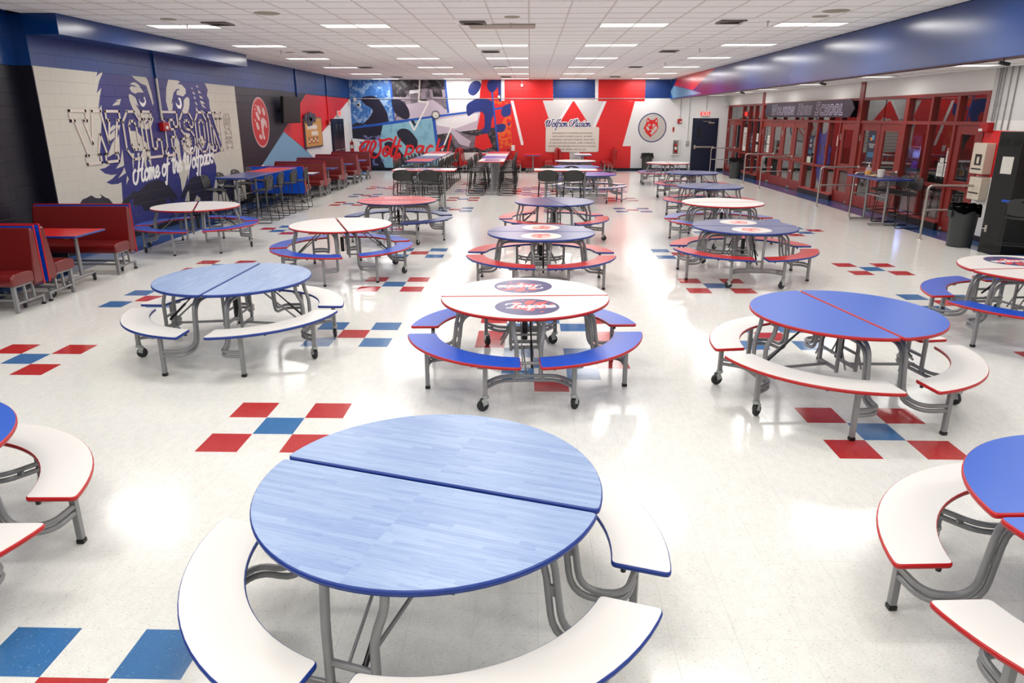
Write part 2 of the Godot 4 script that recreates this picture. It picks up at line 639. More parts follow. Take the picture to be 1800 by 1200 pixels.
func make_materials():
	var wax := NoiseTexture2D.new()
	wax.noise = noise(0.006, 2, 5)
	wax.width = 512
	wax.height = 512
	wax.seamless = true
	wax.as_normal_map = true
	wax.bump_strength = 6.0
	cache["wax"] = wax
	mats.cream_tile = tile_material(Color(0.875, 0.872, 0.85), [Color(0.66, 0.61, 0.54), Color(0.60, 0.56, 0.50), Color(0.55, 0.66, 0.74), Color(0.78, 0.55, 0.50), Color(0.74, 0.70, 0.62)], 1900, 11, 0.15)
	mats.red_tile = tile_material(Color(0.70, 0.19, 0.19), [Color(0.85, 0.45, 0.42), Color(0.80, 0.68, 0.6), Color(0.55, 0.08, 0.1)], 1500, 12, 0.13)
	mats.blue_tile = tile_material(Color(0.23, 0.43, 0.635), [Color(0.5, 0.62, 0.75), Color(0.08, 0.18, 0.36), Color(0.7, 0.75, 0.8)], 1500, 13, 0.13)
	mats.border_tile = tile_material(Color(0.18, 0.33, 0.55), [Color(0.4, 0.5, 0.66), Color(0.1, 0.16, 0.34)], 1500, 14, 0.13)
	mats.subfloor = std(Color(0.45, 0.41, 0.35), 0.9)
	mats.panel = std(Color(0.97, 0.968, 0.96), 0.92)
	var pits := NoiseTexture2D.new()
	pits.noise = noise(0.09, 3, 8)
	pits.width = 256
	pits.height = 256
	pits.seamless = true
	mats.panel.heightmap_enabled = true
	mats.panel.heightmap_texture = pits
	mats.panel.heightmap_scale = 0.15
	mats.panel.uv1_triplanar = true
	mats.panel.uv1_world_triplanar = true
	mats.panel.uv1_scale = Vector3.ONE * 1.6
	mats.grid = std(Color(0.84, 0.82, 0.79), 0.5)
	mats.white_paint = std(Color(0.85, 0.845, 0.83), 0.42)
	mats.band_paint = std(PAINT.band, 0.22)
	mats.navy_paint = std(PAINT.navy, 0.38)
	mats.red_paint = std(Color(0.80, 0.10, 0.10), 0.4)
	mats.door_red = std(Color(0.50, 0.145, 0.12), 0.36)
	mats.sill_red = std(Color(0.62, 0.22, 0.19), 0.4)
	mats.navy_door = std(Color(0.055, 0.09, 0.19), 0.35)
	mats.base_black = std(Color(0.03, 0.03, 0.035), 0.45)
	mats.steel = std(Color(0.72, 0.69, 0.66), 0.32, 0.7)
	mats.chrome = std(Color(0.75, 0.76, 0.76), 0.22, 0.9)
	mats.frame = std(Color(0.55, 0.55, 0.555), 0.36, 0.25)
	mats.zinc = std(Color(0.68, 0.70, 0.69), 0.32, 0.6)
	mats.rubber = std(Color(0.14, 0.14, 0.15), 0.6)
	mats.hub = std(Color(0.30, 0.30, 0.31), 0.5)
	mats.black = std(Color(0.025, 0.025, 0.027), 0.4)
	mats.strut = std(Color(0.02, 0.02, 0.022), 0.3)
	mats.white_top = std(Color(0.88, 0.86, 0.845), 0.30)
	mats.bench_white = std(Color(0.88, 0.865, 0.845), 0.33)
	mats.blue_top = std(Color(0.085, 0.325, 0.72), 0.33)
	mats.bench_blue = std(Color(0.02, 0.285, 0.74), 0.30)
	mats.slate_top = std(Color(0.28, 0.305, 0.50), 0.28)
	mats.red_top = std(Color(0.80, 0.22, 0.22), 0.30)
	mats.bench_red = std(Color(0.76, 0.12, 0.12), 0.30)
	mats.bench_lilac = std(Color(0.36, 0.42, 0.70), 0.30)
	mats.lilac_top = std(Color(0.46, 0.38, 0.68), 0.30)
	mats.slate_bench = std(Color(0.20, 0.28, 0.52), 0.30)
	mats.edge_red = std(Color(0.70, 0.035, 0.06), 0.35)
	mats.edge_blue = std(Color(0.02, 0.19, 0.52), 0.35)
	mats.edge_navy = std(Color(0.05, 0.11, 0.36), 0.35)
	mats.wood_blue = std(Color.WHITE, 0.32)
	mats.wood_blue.albedo_texture = grain_texture(Color(0.60, 0.68, 0.80), Color(0.41, 0.51, 0.70), 21)
	mats.wood_blue.uv1_scale = Vector3(0.62, 0.62, 1)
	mats.stool = std(Color(0.17, 0.17, 0.165), 0.5)
	mats.vinyl = std(Color(0.42, 0.06, 0.055), 0.32)
	mats.vinyl.clearcoat_enabled = true
	mats.vinyl.clearcoat = 0.4
	mats.vinyl.clearcoat_roughness = 0.2
	mats.bright_vinyl = std(Color(0.56, 0.05, 0.05), 0.34)
	mats.pane = std(Color(0.30, 0.33, 0.33, 0.05), 0.0, 0.0, 0.5)
	mats.pane.transparency = BaseMaterial3D.TRANSPARENCY_ALPHA
	mats.paper = std(Color(0.84, 0.83, 0.80), 0.8)
	mats.can = std(Color(0.20, 0.215, 0.215), 0.55)
	mats.bag = std(Color(0.025, 0.025, 0.028), 0.3)
	mats.cabinet = std(Color(0.035, 0.034, 0.033), 0.6)
	mats.ivory = std(Color(0.80, 0.76, 0.69), 0.4)
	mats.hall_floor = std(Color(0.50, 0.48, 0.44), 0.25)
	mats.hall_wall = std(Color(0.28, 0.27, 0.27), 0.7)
	mats.alarm_red = std(Color(0.62, 0.03, 0.03), 0.35)
	mats.clear = std(Color(0.95, 0.96, 0.97, 0.25), 0.05)
	mats.clear.transparency = BaseMaterial3D.TRANSPARENCY_ALPHA
	mats.diffuser = std(Color(0.9, 0.9, 0.9), 0.6)
	mats.diffuser.emission_enabled = true
	mats.diffuser.emission = Color(1.0, 0.99, 0.975)
	mats.diffuser.emission_energy_multiplier = 1.6
	mats.letter_beige = std(Color(0.80, 0.75, 0.715), 0.45)
	mats.pipe = std(Color(0.58, 0.575, 0.57), 0.45)
	mats.louvre = std(Color(0.40, 0.37, 0.34), 0.6)
	mats.white_print = std(Color(0.88, 0.88, 0.88), 0.5)
	mats.blue_print = std(Color(0.13, 0.16, 0.42), 0.5)
	mats.exit_glow = std(Color(0.9, 0.2, 0.15), 0.5)
	mats.exit_glow.emission_enabled = true
	mats.exit_glow.emission = Color(1.0, 0.16, 0.10)
	mats.exit_glow.emission_energy_multiplier = 0.9
	mats.cooler_glow = std(Color(0.5, 0.6, 0.9), 0.4)
	mats.cooler_glow.emission_enabled = true
	mats.cooler_glow.emission = Color(0.50, 0.62, 1.0)
	mats.cooler_glow.emission_energy_multiplier = 2.6


func font_of(face: String, weight := 400) -> SystemFont:
	var f := SystemFont.new()
	f.font_names = PackedStringArray([face])
	f.font_weight = weight
	return f


func painted(tex: Texture2D, rough := 0.4) -> StandardMaterial3D:
	var m := std(Color.WHITE, rough)
	m.albedo_texture = tex
	m.texture_repeat = false
	return m


# a wolf's face seen from the front, about 2 x 2.6 units, as on the school's round emblem
const WOLF_OUT := [-.73,1.77, -.33,1.33, .37,1.33, .87,1.77, 1.07,1.27, 1.07,.93, 1.13,.47, 1.3,-.17, 1.07,-.23, 1.03,-.6, .77,-.87, -.1,-1.77, -.5,-1.4, -1.03,-.93, -1.2,-.47, -1.47,-.17, -1.17,.47, -.97,.93, -1.03,1.27]
const WOLF_PALE := [[-.88,.98, -.8,1.45, -.5,1.1, -.62,1.0], [.6,1.0, .88,1.45, .98,1.0, .75,.95], [-.75,.38, -.55,.66, -.25,.6, -.22,.32, -.5,.15], [.1,.35, .2,.6, .5,.65, .75,.4, .5,.15, .2,.1], [-1.0,.3, -.75,.15, -.45,-.1, -.35,-.5, -.6,-.55, -.95,-.25],
	[.1,0, .4,-.05, .9,.3, 1.1,-.05, .9,-.4, .75,-.6, .1,-1.35, -.35,-.85, -.1,-.95, .1,-.75, .05,-.55, -.25,-.4, 0,-.3, .25,-.35, .35,-.15]]


func draw_wolf(sh: Sheet, c: Vector2, k: float, col: Color, pale: Color) -> void:
	var o := PackedVector2Array()
	for i in range(0, WOLF_OUT.size(), 2):
		o.append(c + Vector2(WOLF_OUT[i], WOLF_OUT[i + 1]) * k)
	sh.poly(o, col)
	for part in WOLF_PALE:
		var q := PackedVector2Array()
		for i in range(0, part.size(), 2):
			q.append(c + Vector2(part[i], part[i + 1]) * k)
		sh.poly(q, pale)
	sh.disc(c + Vector2(-.45, .42) * k, .10 * k, .10 * k, col)
	sh.disc(c + Vector2(.42, .40) * k, .10 * k, .10 * k, col)
	sh.stroke(PackedVector2Array([c + Vector2(.25, -.5) * k, c + Vector2(.5, -.3) * k]), .06 * k, col)


# the five pads of a paw print, toes up
func draw_paw(sh: Sheet, c: Vector2, k: float, col: Color, turn := 0.0) -> void:
	for pad in [[-.62, .25, .2, .34, .5], [-.22, .68, .2, .36, .15], [.28, .68, .2, .36, -.15], [.66, .22, .2, .34, -.5]]:
		sh.disc(c + Vector2(pad[0], pad[1]).rotated(turn) * k, pad[2] * k, pad[3] * k, col, turn + pad[4])
	var q := PackedVector2Array()
	for p in [[-.1, .28], [.12, .28], [.35, 0], [.55, -.35], [.5, -.6], [.25, -.62], [0, -.5], [-.25, -.62], [-.52, -.58], [-.55, -.35], [-.35, 0]]:
		q.append(c + Vector2(p[0], p[1]).rotated(turn) * k)
	sh.poly(q, col)
const LEFT_MURAL := [
	["wolf", [1364,316,1366,314,1357,307,1350,298,1362,304,1374,307,1356,290,1342,269,1360,279,1349,261,1339,241,1351,249,1350,240,1332,193,1320,169,1315,149,1348,143,1329,138,1311,137,1326,128,1346,124,1363,124,1347,117,1325,112,1341,107,1361,106,1375,108,1372,91,1369,73,1366,66,1362,56,1537,34,1761,24,1770,47,1804,91,1808,111,1797,129,1783,138,1838,144,1856,160,1817,235,1812,250,1813,269,1804,277,1813,291,1800,306,1794,326,1626,332]],
	["gray", [1470,306,1525,307,1532,298,1539,277,1542,255,1538,250,1522,289,1503,292,1483,299]],
	["gray", [1459,289,1471,293,1484,293,1495,288,1508,275,1487,275,1474,272,1462,275,1456,282,1464,286,1484,285,1476,288]],
	["gray", [1449,269,1456,271,1473,265,1480,248,1467,253,1483,239,1481,226,1459,240,1455,247,1450,257]],
	["gray", [1399,258,1420,261,1411,250,1385,248,1399,255,1410,256]],
	["white", [1487,267,1488,258,1498,254,1506,257,1508,262,1503,264,1507,267,1511,265,1512,257,1507,251,1498,247,1490,250,1486,257]],
	["gray", [1620,306,1659,307,1673,303,1661,298,1680,297,1696,288,1694,279,1679,272,1661,274,1648,275,1652,283,1669,288,1653,287,1636,279,1618,254,1627,259,1619,241,1601,241,1596,261,1605,287]],
	["gray", [1680,265,1698,272,1708,268,1706,256,1695,239,1663,240,1675,251]],
	["white", [1652,268,1663,269,1667,263,1667,252,1659,245,1647,246,1640,253,1640,259,1646,254,1655,252,1659,255,1659,262]],
	["gray", [1725,293,1731,292,1732,289,1726,290]],
	["gray", [1750,299,1761,297,1764,294,1754,295]],
	["gray", [1729,284,1737,283,1741,278,1731,279]],
	["gray", [1758,288,1770,285,1774,281,1760,282]],
	["gray", [1731,274,1737,273,1743,268,1734,268]],
	["gray", [1762,277,1775,274,1781,269,1765,271]],
	["gray", [1735,263,1743,259,1749,254,1737,256]],
	["gray", [1761,266,1779,263,1788,257,1770,258,1793,247,1772,251]],
	["gray", [1736,251,1748,241,1735,241]],
	["gray", [1761,245,1788,235,1764,239]],
	["gray", [1791,234,1807,225,1796,226]],
	["gray", [1797,217,1815,205,1801,207]],
	["gray", [1360,205,1378,213,1387,213,1385,208,1366,201]],
	["gray", [1356,192,1382,206,1378,191,1356,184]],
	["gray", [1341,156,1363,179,1378,190,1368,162]],
	["gray", [1388,213,1403,213,1395,202,1393,211]],
	["gray", [1393,197,1387,162,1370,157,1374,177]],
	["gray", [1397,170,1394,139,1389,137,1363,134,1382,145]],
	["gray", [1393,135,1396,124,1366,116,1384,127]],
	["gray", [1398,119,1403,112,1390,102]],
	["gray", [1427,160,1437,159,1423,124]],
	["gray", [1448,159,1457,159,1447,136]],
	["gray", [1474,163,1483,160,1475,126,1471,129]],
	["gray", [1486,144,1497,143,1495,127]],
	["gray", [1490,235,1520,234,1533,224,1514,205,1495,203,1468,209,1470,224]],
	["wolf", [1489,214,1509,221,1509,218,1490,210]],
	["gray", [1431,202,1459,201,1474,189,1485,189,1478,183,1492,176,1500,165,1496,131,1484,150,1469,128,1470,147,1458,145,1469,162,1443,163,1428,176]],
	["gray", [1615,196,1631,174,1629,146,1631,132,1649,145,1669,142,1663,111,1649,87,1652,103,1628,77,1612,66,1613,93,1608,109,1616,124,1613,148,1604,162]],
	["gray", [1650,195,1687,191,1691,169,1677,146,1646,146,1642,168,1665,176]],
	["gray", [1726,178,1751,186,1760,164,1745,154]],
	["gray", [1649,75,1642,42,1619,45]],
	["gray", [1681,51,1697,44,1695,36,1666,40]],
	["gray", [1563,140,1589,143,1612,135,1588,140]],
	["night", [1355,64,1372,74,1397,82,1414,88,1426,84,1441,88,1469,98,1492,101,1515,101,1537,95,1542,101,1554,89,1568,75,1579,66,1586,58,1581,53,1564,59,1573,48,1555,51,1542,61,1535,56,1534,34,1439,46,1436,56,1403,59,1408,75,1394,71,1386,60]],
	["night", [1607,60,1635,76,1664,92,1694,96,1720,94,1736,85,1750,92,1762,81,1769,64,1759,31,1699,37,1695,48,1686,57,1667,41,1642,42,1646,66,1630,61,1614,52,1601,52]],
	["night", [1786,52,1806,64,1826,58,1825,41,1803,40]],
	["night", [1830,58,1861,75,1905,71,1898,15,1862,19,1850,39]],
	["night", [1233,82,1245,90,1257,91,1272,94,1284,88,1298,86,1303,88,1299,94,1313,86,1325,82,1333,74,1339,69,1331,45,1226,60]],
]
const LEFT_FAR := [
	["red", [2608,303,3242,302,2779,173,2562,117,2337,184,2510,260]],
	["sky", [2341,183,2633,93,2919,-8,2029,52,2112,88]],
	["pale", [3242,302,3313,305,3202,-82,2994,-62,2628,91,2562,117,2779,173]],
	["pale", [2100,88,2131,95,2152,85,2138,80]],
]
const BACK_MURAL := [
	["mid", [-784,381,-603,381,-595,212,-788,183]],
	["photo", [-603,381,-369,381,-358,243,-595,211]],
	["soot", [-603,381,-371,381,-368,341,-425,339,-454,346,-524,334,-545,309,-599,311]],
	["ash", [-524,337,-479,341,-476,285,-521,280]],
	["chalk", [-524,337,-481,341,-481,327,-523,323]],
	["soot", [-476,302,-453,304,-454,290,-474,290]],
	["ash", [-455,330,-435,332,-433,302,-453,299]],
	["soot", [-425,337,-385,339,-381,311,-421,311]],
	["lilac", [-546,278,-426,299,-360,252,-363,240,-549,216]],
	["ash", [-426,302,-364,309,-360,254,-402,287]],
	["chalk", [-367,381,-207,380,-218,243,-356,243]],
	["nightb", [-786,178,-638,198,-658,164,-657,125,-788,137]],
	["teal", [-648,197,-425,221,-403,79,-406,-8,-719,-8,-736,76,-664,135]],
	["chalk", [-788,136,-731,130,-750,66,-793,66]],
	["sky2", [-735,132,-662,130,-670,-8,-760,-8]],
	["lilac", [-419,224,-221,247,-229,178,-416,152]],
	["chalk", [-414,216,-226,243,-231,212,-330,178,-410,193]],
	["soot", [-416,152,-365,159,-142,185,-135,77,-406,76]],
	["ash", [-355,159,-325,171,-280,154,-240,149,-230,101,-291,91,-332,101]],
	["lilac", [-350,164,-325,168,-300,149,-260,125,-271,101,-311,111]],
	["red", [-209,380,-133,380,-84,292,-79,216,-19,77,-135,77,-157,183,-234,173,-218,243,-226,254,-217,334]],
	["red", [-240,145,-189,159,-165,101,-210,86,-246,101]],
	["orange", [-150,348,-143,320,-158,315]],
	["orange", [-156,301,-89,292,-104,278,-158,280]],
	["orange", [-79,250,-49,106,-135,94,-144,164,-109,226]],
	["rim", [-785,187,-597,211,-428,232,-82,273,-82,265,-429,223,-595,199,-786,177]],
	["rim", [-430,223,-417,225,-402,74,-414,72]],
	["rim", [-373,381,-365,381,-354,244,-362,242]],
	["rim", [-612,381,-602,381,-594,211,-600,209]],
	["paw", [-143,380,-123,380,-124,290,-136,292]],
	["paw", [-240,375,-219,372,-213,357,-225,332,-245,316,-264,322,-269,339,-259,362]],
	["paw", [-177,378,-143,376,-143,348,-163,329,-180,336,-187,357]],
	["paw", [-275,278,-247,297,-213,305,-161,287,-159,240,-169,212,-174,173,-192,157,-217,164,-202,183,-199,207,-203,240,-228,252,-253,240,-271,231,-278,250]],
	["paw", [-114,273,-84,283,-77,264,-89,235,-114,227,-126,240,-124,259]],
	["paw", [-144,195,-114,198,-106,183,-119,166,-144,163,-156,173,-153,188]],
	["paw", [-98,200,-87,206,-88,193,-95,190]],
	["rim", [-169,329,-162,329,-136,81,-143,81]],
	["nightb", [-739,304,-709,314,-674,311,-651,288,-628,245,-624,221,-630,207,-731,195,-710,221,-690,250,-702,269,-721,278]],
	["nightb", [-603,297,-565,297,-537,269,-528,240,-534,221,-559,220,-593,245,-602,273]],
	["nightb", [-785,193,-766,203,-736,200,-732,193,-785,185]],
	["nightb", [-524,211,-512,214,-501,193,-510,189]],
	["nightb", [-587,164,-566,178,-536,173,-512,149,-498,125,-501,101,-514,90,-539,96,-564,120,-583,144]],
	["nightb", [-645,115,-619,123,-590,101,-571,76,-549,47,-553,27,-578,27,-603,52,-637,86]],
	["nightb", [-724,74,-688,76,-664,52,-648,7,-649,-8,-729,-8]],
	["paw", [-409,96,-379,132,-371,125,-388,86,-408,79]],
	["red", [-112,380,48,380,53,-7,-135,-7,-135,77,-29,77,-79,287,-112,287]],
	["red", [-85,294,69,294,73,-7,-18,-7,-79,96]],
	["chalk", [-126,380,-112,380,-112,294,-126,294]],
	["chalk", [-85,294,-73,294,-26,108,-39,108]],
	["chalk", [-82,108,-67,108,-67,84,-82,84]],
	["red", [-30,380,97,380,99,294,-30,294]],
	["red", [-30,295,54,295,453,291,408,104,445,104,446,-4,-28,-5]],
	["deep", [97,380,278,380,281,303,99,303]],
	["chalk", [278,380,293,380,296,294,281,294]],
	["red", [293,380,495,379,495,291,294,292]],
	["deep", [495,379,604,379,609,303,495,303]],
	["fog", [54,295,99,295,99,303,182,303,183,292,123,193,91,193]],
	["fog", [99,303,280,303,280,292,99,292]],
	["fog", [190,293,320,292,270,184,265,184]],
	["red", [190,293,267,183,116,183]],
	["chalk", [174,292,185,292,123,192,109,192]],
	["chalk", [318,292,331,292,286,183,270,183]],
	["fog", [175,84,198,84,245,33,177,33]],
	["chalk", [198,84,215,84,250,33,235,33]],
]
const SOFFIT_PAINT := [
	["deep", [3392,386,3109,381,3183,353,3264,331,3363,306]],
	["red", [3183,353,3120,381,2485,382,2812,323]],
	["sky", [3264,331,3190,353,2642,307,3203,304]],
	["rim", [3369,307,3259,332,3193,303]],
	["violet", [2812,323,2492,380,2215,380,2188,302,2642,305]],
]
const BACK_LINES := [[-478,377,-486,292,-444,287,-511,171,-529,207],[-328,226,-390,86]]
const BACK_SCRIPT := [[-711,124,-726,123,-744,113,-756,96,-755,83,-749,82,-739,91],[-712,123,-725,103,-731,83,-731,66,-721,71],[-731,66,-713,88,-704,113,-693,125,-685,120,-688,101,-703,81,-708,61,-694,54,-676,66,-664,91,-663,113,-665,127,-668,132,-662,129,-644,129,-624,135,-611,129],[-638,101,-652,88,-655,71,-646,61,-632,69,-624,88,-628,98,-638,101,-644,88,-632,71,-617,74],[-593,142,-605,113,-617,79,-619,61,-612,59],[-576,132,-587,101,-602,61,-608,39,-604,29,-595,42,-589,66,-581,71,-580,54],[-610,103,-573,104],[-543,106,-550,81,-559,52,-558,29],[-544,101,-529,106,-518,98,-522,81,-538,69,-548,71],[-476,103,-491,104,-502,93,-502,79,-490,76,-476,96,-472,101,-479,74,-469,74],[-433,101,-440,106,-456,93,-459,76,-449,67,-434,74],[-401,132,-410,106,-416,81,-419,64],[-382,103,-408,86,-388,67],[-349,147,-356,120,-364,86],[-368,74,-369,71]]


# ---------------------------------------------------------------- floor
const BLOCKS := [[0, 9, 0], [0, 0, 1], [0, -8, 0], [0, -16, 1], [0, -24, 0], [0, -44, 0], [0, -52, 1], [0, -60, 0], [0, -68, 1], [15, 0, 1], [15, -8, 0], [15, -16, 1], [15, -24, 0], [15, -44, 0], [15, -52, 1], [15, -60, 0], [15, -68, 1],
	[-10, 3, 0], [-10, -5, 1], [-10, -13, 0], [-10, -20, 1], [-10, -48, 1], [-10, -55, 0], [-10, -63, 1], [24, -5, 1], [24, -13, 0], [24, -20, 1], [24, -48, 1], [24, -55, 0], [24, -63, 1]]
const EMBLEM := ["..r..", ".b.b.", "r.b.r", ".b.b.", "r...r", "r...r", ".b.b.", "r.b.r", ".b.b.", "..r.."]


# how large a thing at P shows from where the photograph was taken; 0 outside the frame
func shown(p: Vector3) -> float:
	var q: Vector3 = eye.affine_inverse() * p
	if q.z > -0.3 or absf(q.x / q.z) > 0.74 or absf(q.y / q.z) > 0.50:
		return 0.0
	return 1.0 / (q.z * q.z)


func build_floor():
	var colour := {}
	for b in BLOCKS:
		for q in [[0, 0], [2, 0], [0, 2], [2, 2]]:
			colour[Vector2i(b[0] + q[0], b[1] + q[1])] = "red_tile" if b[2] == 1 else "blue_tile"
		colour[Vector2i(b[0] + 1, b[1] + 1)] = "blue_tile" if b[2] == 1 else "red_tile"
	for row in 10:
		for col in 5:
			var ch: String = EMBLEM[row][col]
			if ch != ".":
				var k := "red_tile" if ch == "r" else "blue_tile"
				colour[Vector2i(6 + col, -11 + row)] = k
				colour[Vector2i(6 + col, -63 + row)] = k
				colour[Vector2i(-11 + row, -34 + col)] = k
				colour[Vector2i(18 + row, -34 + col)] = k
	var fl := structure(spot("floor"), "waxed cream vinyl tile floor with red and blue tile patterns")
	var slab := bx(Vector3((XL + XR) / 2.0, -0.104, (ZB + ZF) / 2.0), Vector3(XR - XL + 0.6, 0.2, ZF - ZB + 0.4), 0.0)
	obj("subfloor", slab, mats.subfloor, fl)
	var all := []
	for j in range(-89, 31):
		for i in range(-18, 36):
			var c := Vector3(FX + (i + 0.5) * TILE, 0, FZ + (j + 0.5) * TILE)
			var kind: String = colour.get(Vector2i(i, j), "cream_tile")
			if i <= -16 or i >= 34 or j <= -88:
				kind = "border_tile"
			all.append([shown(c), c, kind])
	all.sort_custom(func(a, b): return a[0] > b[0])
	var one := keep("tile", func(): return tile_shape(MB.new(), Vector3.ZERO))
	var rest := {"cream_tile": MB.new(), "red_tile": MB.new(), "blue_tile": MB.new(), "border_tile": MB.new()}
	for k in all.size():
		if k < 300:
			obj("tile", one, mats[all[k][2]], fl).position = all[k][1]
		else:
			tile_shape(rest[all[k][2]], all[k][1])
	var m := ArrayMesh.new()
	var n := 0
	for k in rest:
		rest[k].add_to(m)
		m.surface_set_material(n, mats[k])
		n += 1
	var field := obj("tile_field", m, null, fl)
	field.set_meta("kind", "stuff")


func tile_shape(b: MB, c: Vector3) -> MB:
	var h := TILE / 2.0 - 0.0002
	var g := h - 0.0004
	var top := [Vector3(-g, 0, -g), Vector3(g, 0, -g), Vector3(g, 0, g), Vector3(-g, 0, g)]
	var rim := [Vector3(-h, -0.0005, -h), Vector3(h, -0.0005, -h), Vector3(h, -0.0005, h), Vector3(-h, -0.0005, h)]
	b.quad(c + top[0], c + top[1], c + top[2], c + top[3], Vector3.UP)
	for k in 4:
		var e := (k + 1) % 4
		var nn: Vector3 = (rim[k] + rim[e]).normalized()
		nn.y = 0.0
		b.quad(c + top[k], c + top[e], c + rim[e], c + rim[k], (nn + Vector3.UP).normalized())
		b.quad(c + rim[k], c + rim[e], c + rim[e] + Vector3(0, -0.0033, 0), c + rim[k] + Vector3(0, -0.0033, 0), nn)
	return b


# ---------------------------------------------------------------- ceiling
func lit(cx: float, cz: float) -> bool:
	for x in LIGHT_X:
		for z in LIGHT_Z:
			if absf(cx - x) < 0.6 and absf(cz - z) < 0.3 and not (x == -0.64 and z == -13.5):
				return true
	return false


func panel_shape(b: MB, c: Vector3, w := 0.588, d := 0.588) -> MB:
	b.box(c + Vector3(0, 0.009, 0), Vector3(w, 0.018, d), 0.003)
	return b


func build_ceiling():
	var ce := structure(spot("ceiling"), "white suspended tile ceiling in a metal grid")
	obj("slab", bx(Vector3((XL + SOFFIT) / 2.0, CEIL + 0.15, (ZB + ZF) / 2.0), Vector3(SOFFIT - XL + 0.7, 0.2, ZF - ZB + 0.4), 0.0), mats.hall_wall, ce)
	var x0 := 1.19 - 15 * PANEL
	var z0 := -13.805 - 31 * PANEL
	var all := []
	var grid := MB.new()
	for i in 25:
		var x := x0 + i * PANEL
		if x > XL and x < SOFFIT:
			grid.box(Vector3(x, CEIL + 0.006, (ZB + ZF) / 2.0), Vector3(0.022, 0.012, ZF - ZB), 0.0)
	for j in 63:
		var z := z0 + j * PANEL
		if z > ZB and z < ZF:
			grid.box(Vector3((XL + SOFFIT) / 2.0, CEIL + 0.0062, z), Vector3(SOFFIT - XL, 0.012, 0.022), 0.0)
	for i in 24:
		for j in 62:
			var ax := maxf(x0 + i * PANEL, XL)
			var bx2 := minf(x0 + (i + 1) * PANEL, SOFFIT)
			var az := maxf(z0 + j * PANEL, ZB)
			var bz := minf(z0 + (j + 1) * PANEL, ZF)
			if bx2 - ax < 0.06 or bz - az < 0.06 or lit((ax + bx2) / 2.0, (az + bz) / 2.0):
				continue
			var c := Vector3((ax + bx2) / 2.0, CEIL + 0.004, (az + bz) / 2.0)
			var full := bx2 - ax > 0.6 and bz - az > 0.6
			all.append([shown(c) if full else 0.0, c, bx2 - ax - 0.02, bz - az - 0.02])
	all.sort_custom(func(a, b): return a[0] > b[0])
	var one := keep("panel", func(): return panel_shape(MB.new(), Vector3.ZERO))
	var rest := MB.new()
	for k in all.size():
		if k < 300:
			obj("panel", one, mats.panel, ce).position = all[k][1]
		else:
			panel_shape(rest, all[k][1], all[k][2], all[k][3])
	obj("panel_field", rest, mats.panel, ce).set_meta("kind", "stuff")
	obj("grid", grid, mats.grid, ce)
	# the lower ceiling beyond the painted soffit
	var lo := structure(spot("ceiling_low"), "lower white tile ceiling along the storefront")
	obj("slab", bx(Vector3((SOFFIT + XR) / 2.0 + 0.1, LOW + 0.14, (ZB + ZF) / 2.0), Vector3(XR - SOFFIT, 0.2, ZF - ZB + 0.2), 0.0), mats.hall_wall, lo)
	var lp := MB.new()
	var lg := MB.new()
	for i in 4:
		for j in 61:
			var ax := 6.25 + i * PANEL
			var bx3 := minf(ax + PANEL, XR)
			var az := ZB + j * PANEL
			var bz := minf(az + PANEL, ZF)
			if bz - az < 0.06 or bx3 - ax < 0.06:
				continue
			panel_shape(lp, Vector3((ax + bx3) / 2.0, LOW + 0.004, (az + bz) / 2.0), bx3 - ax - 0.02, bz - az - 0.02)
			if i == 0:
				lg.box(Vector3((6.25 + XR) / 2.0, LOW + 0.0062, az), Vector3(XR - 6.25, 0.012, 0.022), 0.0)
		lg.box(Vector3(6.25 + i * PANEL, LOW + 0.006, (ZB + ZF) / 2.0), Vector3(0.022, 0.012, ZF - ZB), 0.0)
	obj("panel_field", lp, mats.panel, lo).set_meta("kind", "stuff")
	obj("grid", lg, mats.grid, lo)


# ---------------------------------------------------------------- mural wall
# block rectangles (u0, u1, y0, y1) in running bond
func courses(u0: float, u1: float, y0: float, y1: float) -> Array:
	var out := []
	var bl := 0.4064
	var bh := 0.2032
	for k in range(int(floor(y0 / bh)), int(ceil(y1 / bh))):
		var shift := 0.0 if k % 2 == 0 else bl / 2.0
		for i in range(int(floor((u0 - shift) / bl)), int(ceil((u1 - shift) / bl))):
			var a := maxf(u0, i * bl + shift)
			var b := minf(u1, (i + 1) * bl + shift)
			var c := maxf(y0, k * bh)
			var d := minf(y1, (k + 1) * bh)
			if b - a > 0.01 and d - c > 0.01:
				out.append([a, b, c, d])
	return out


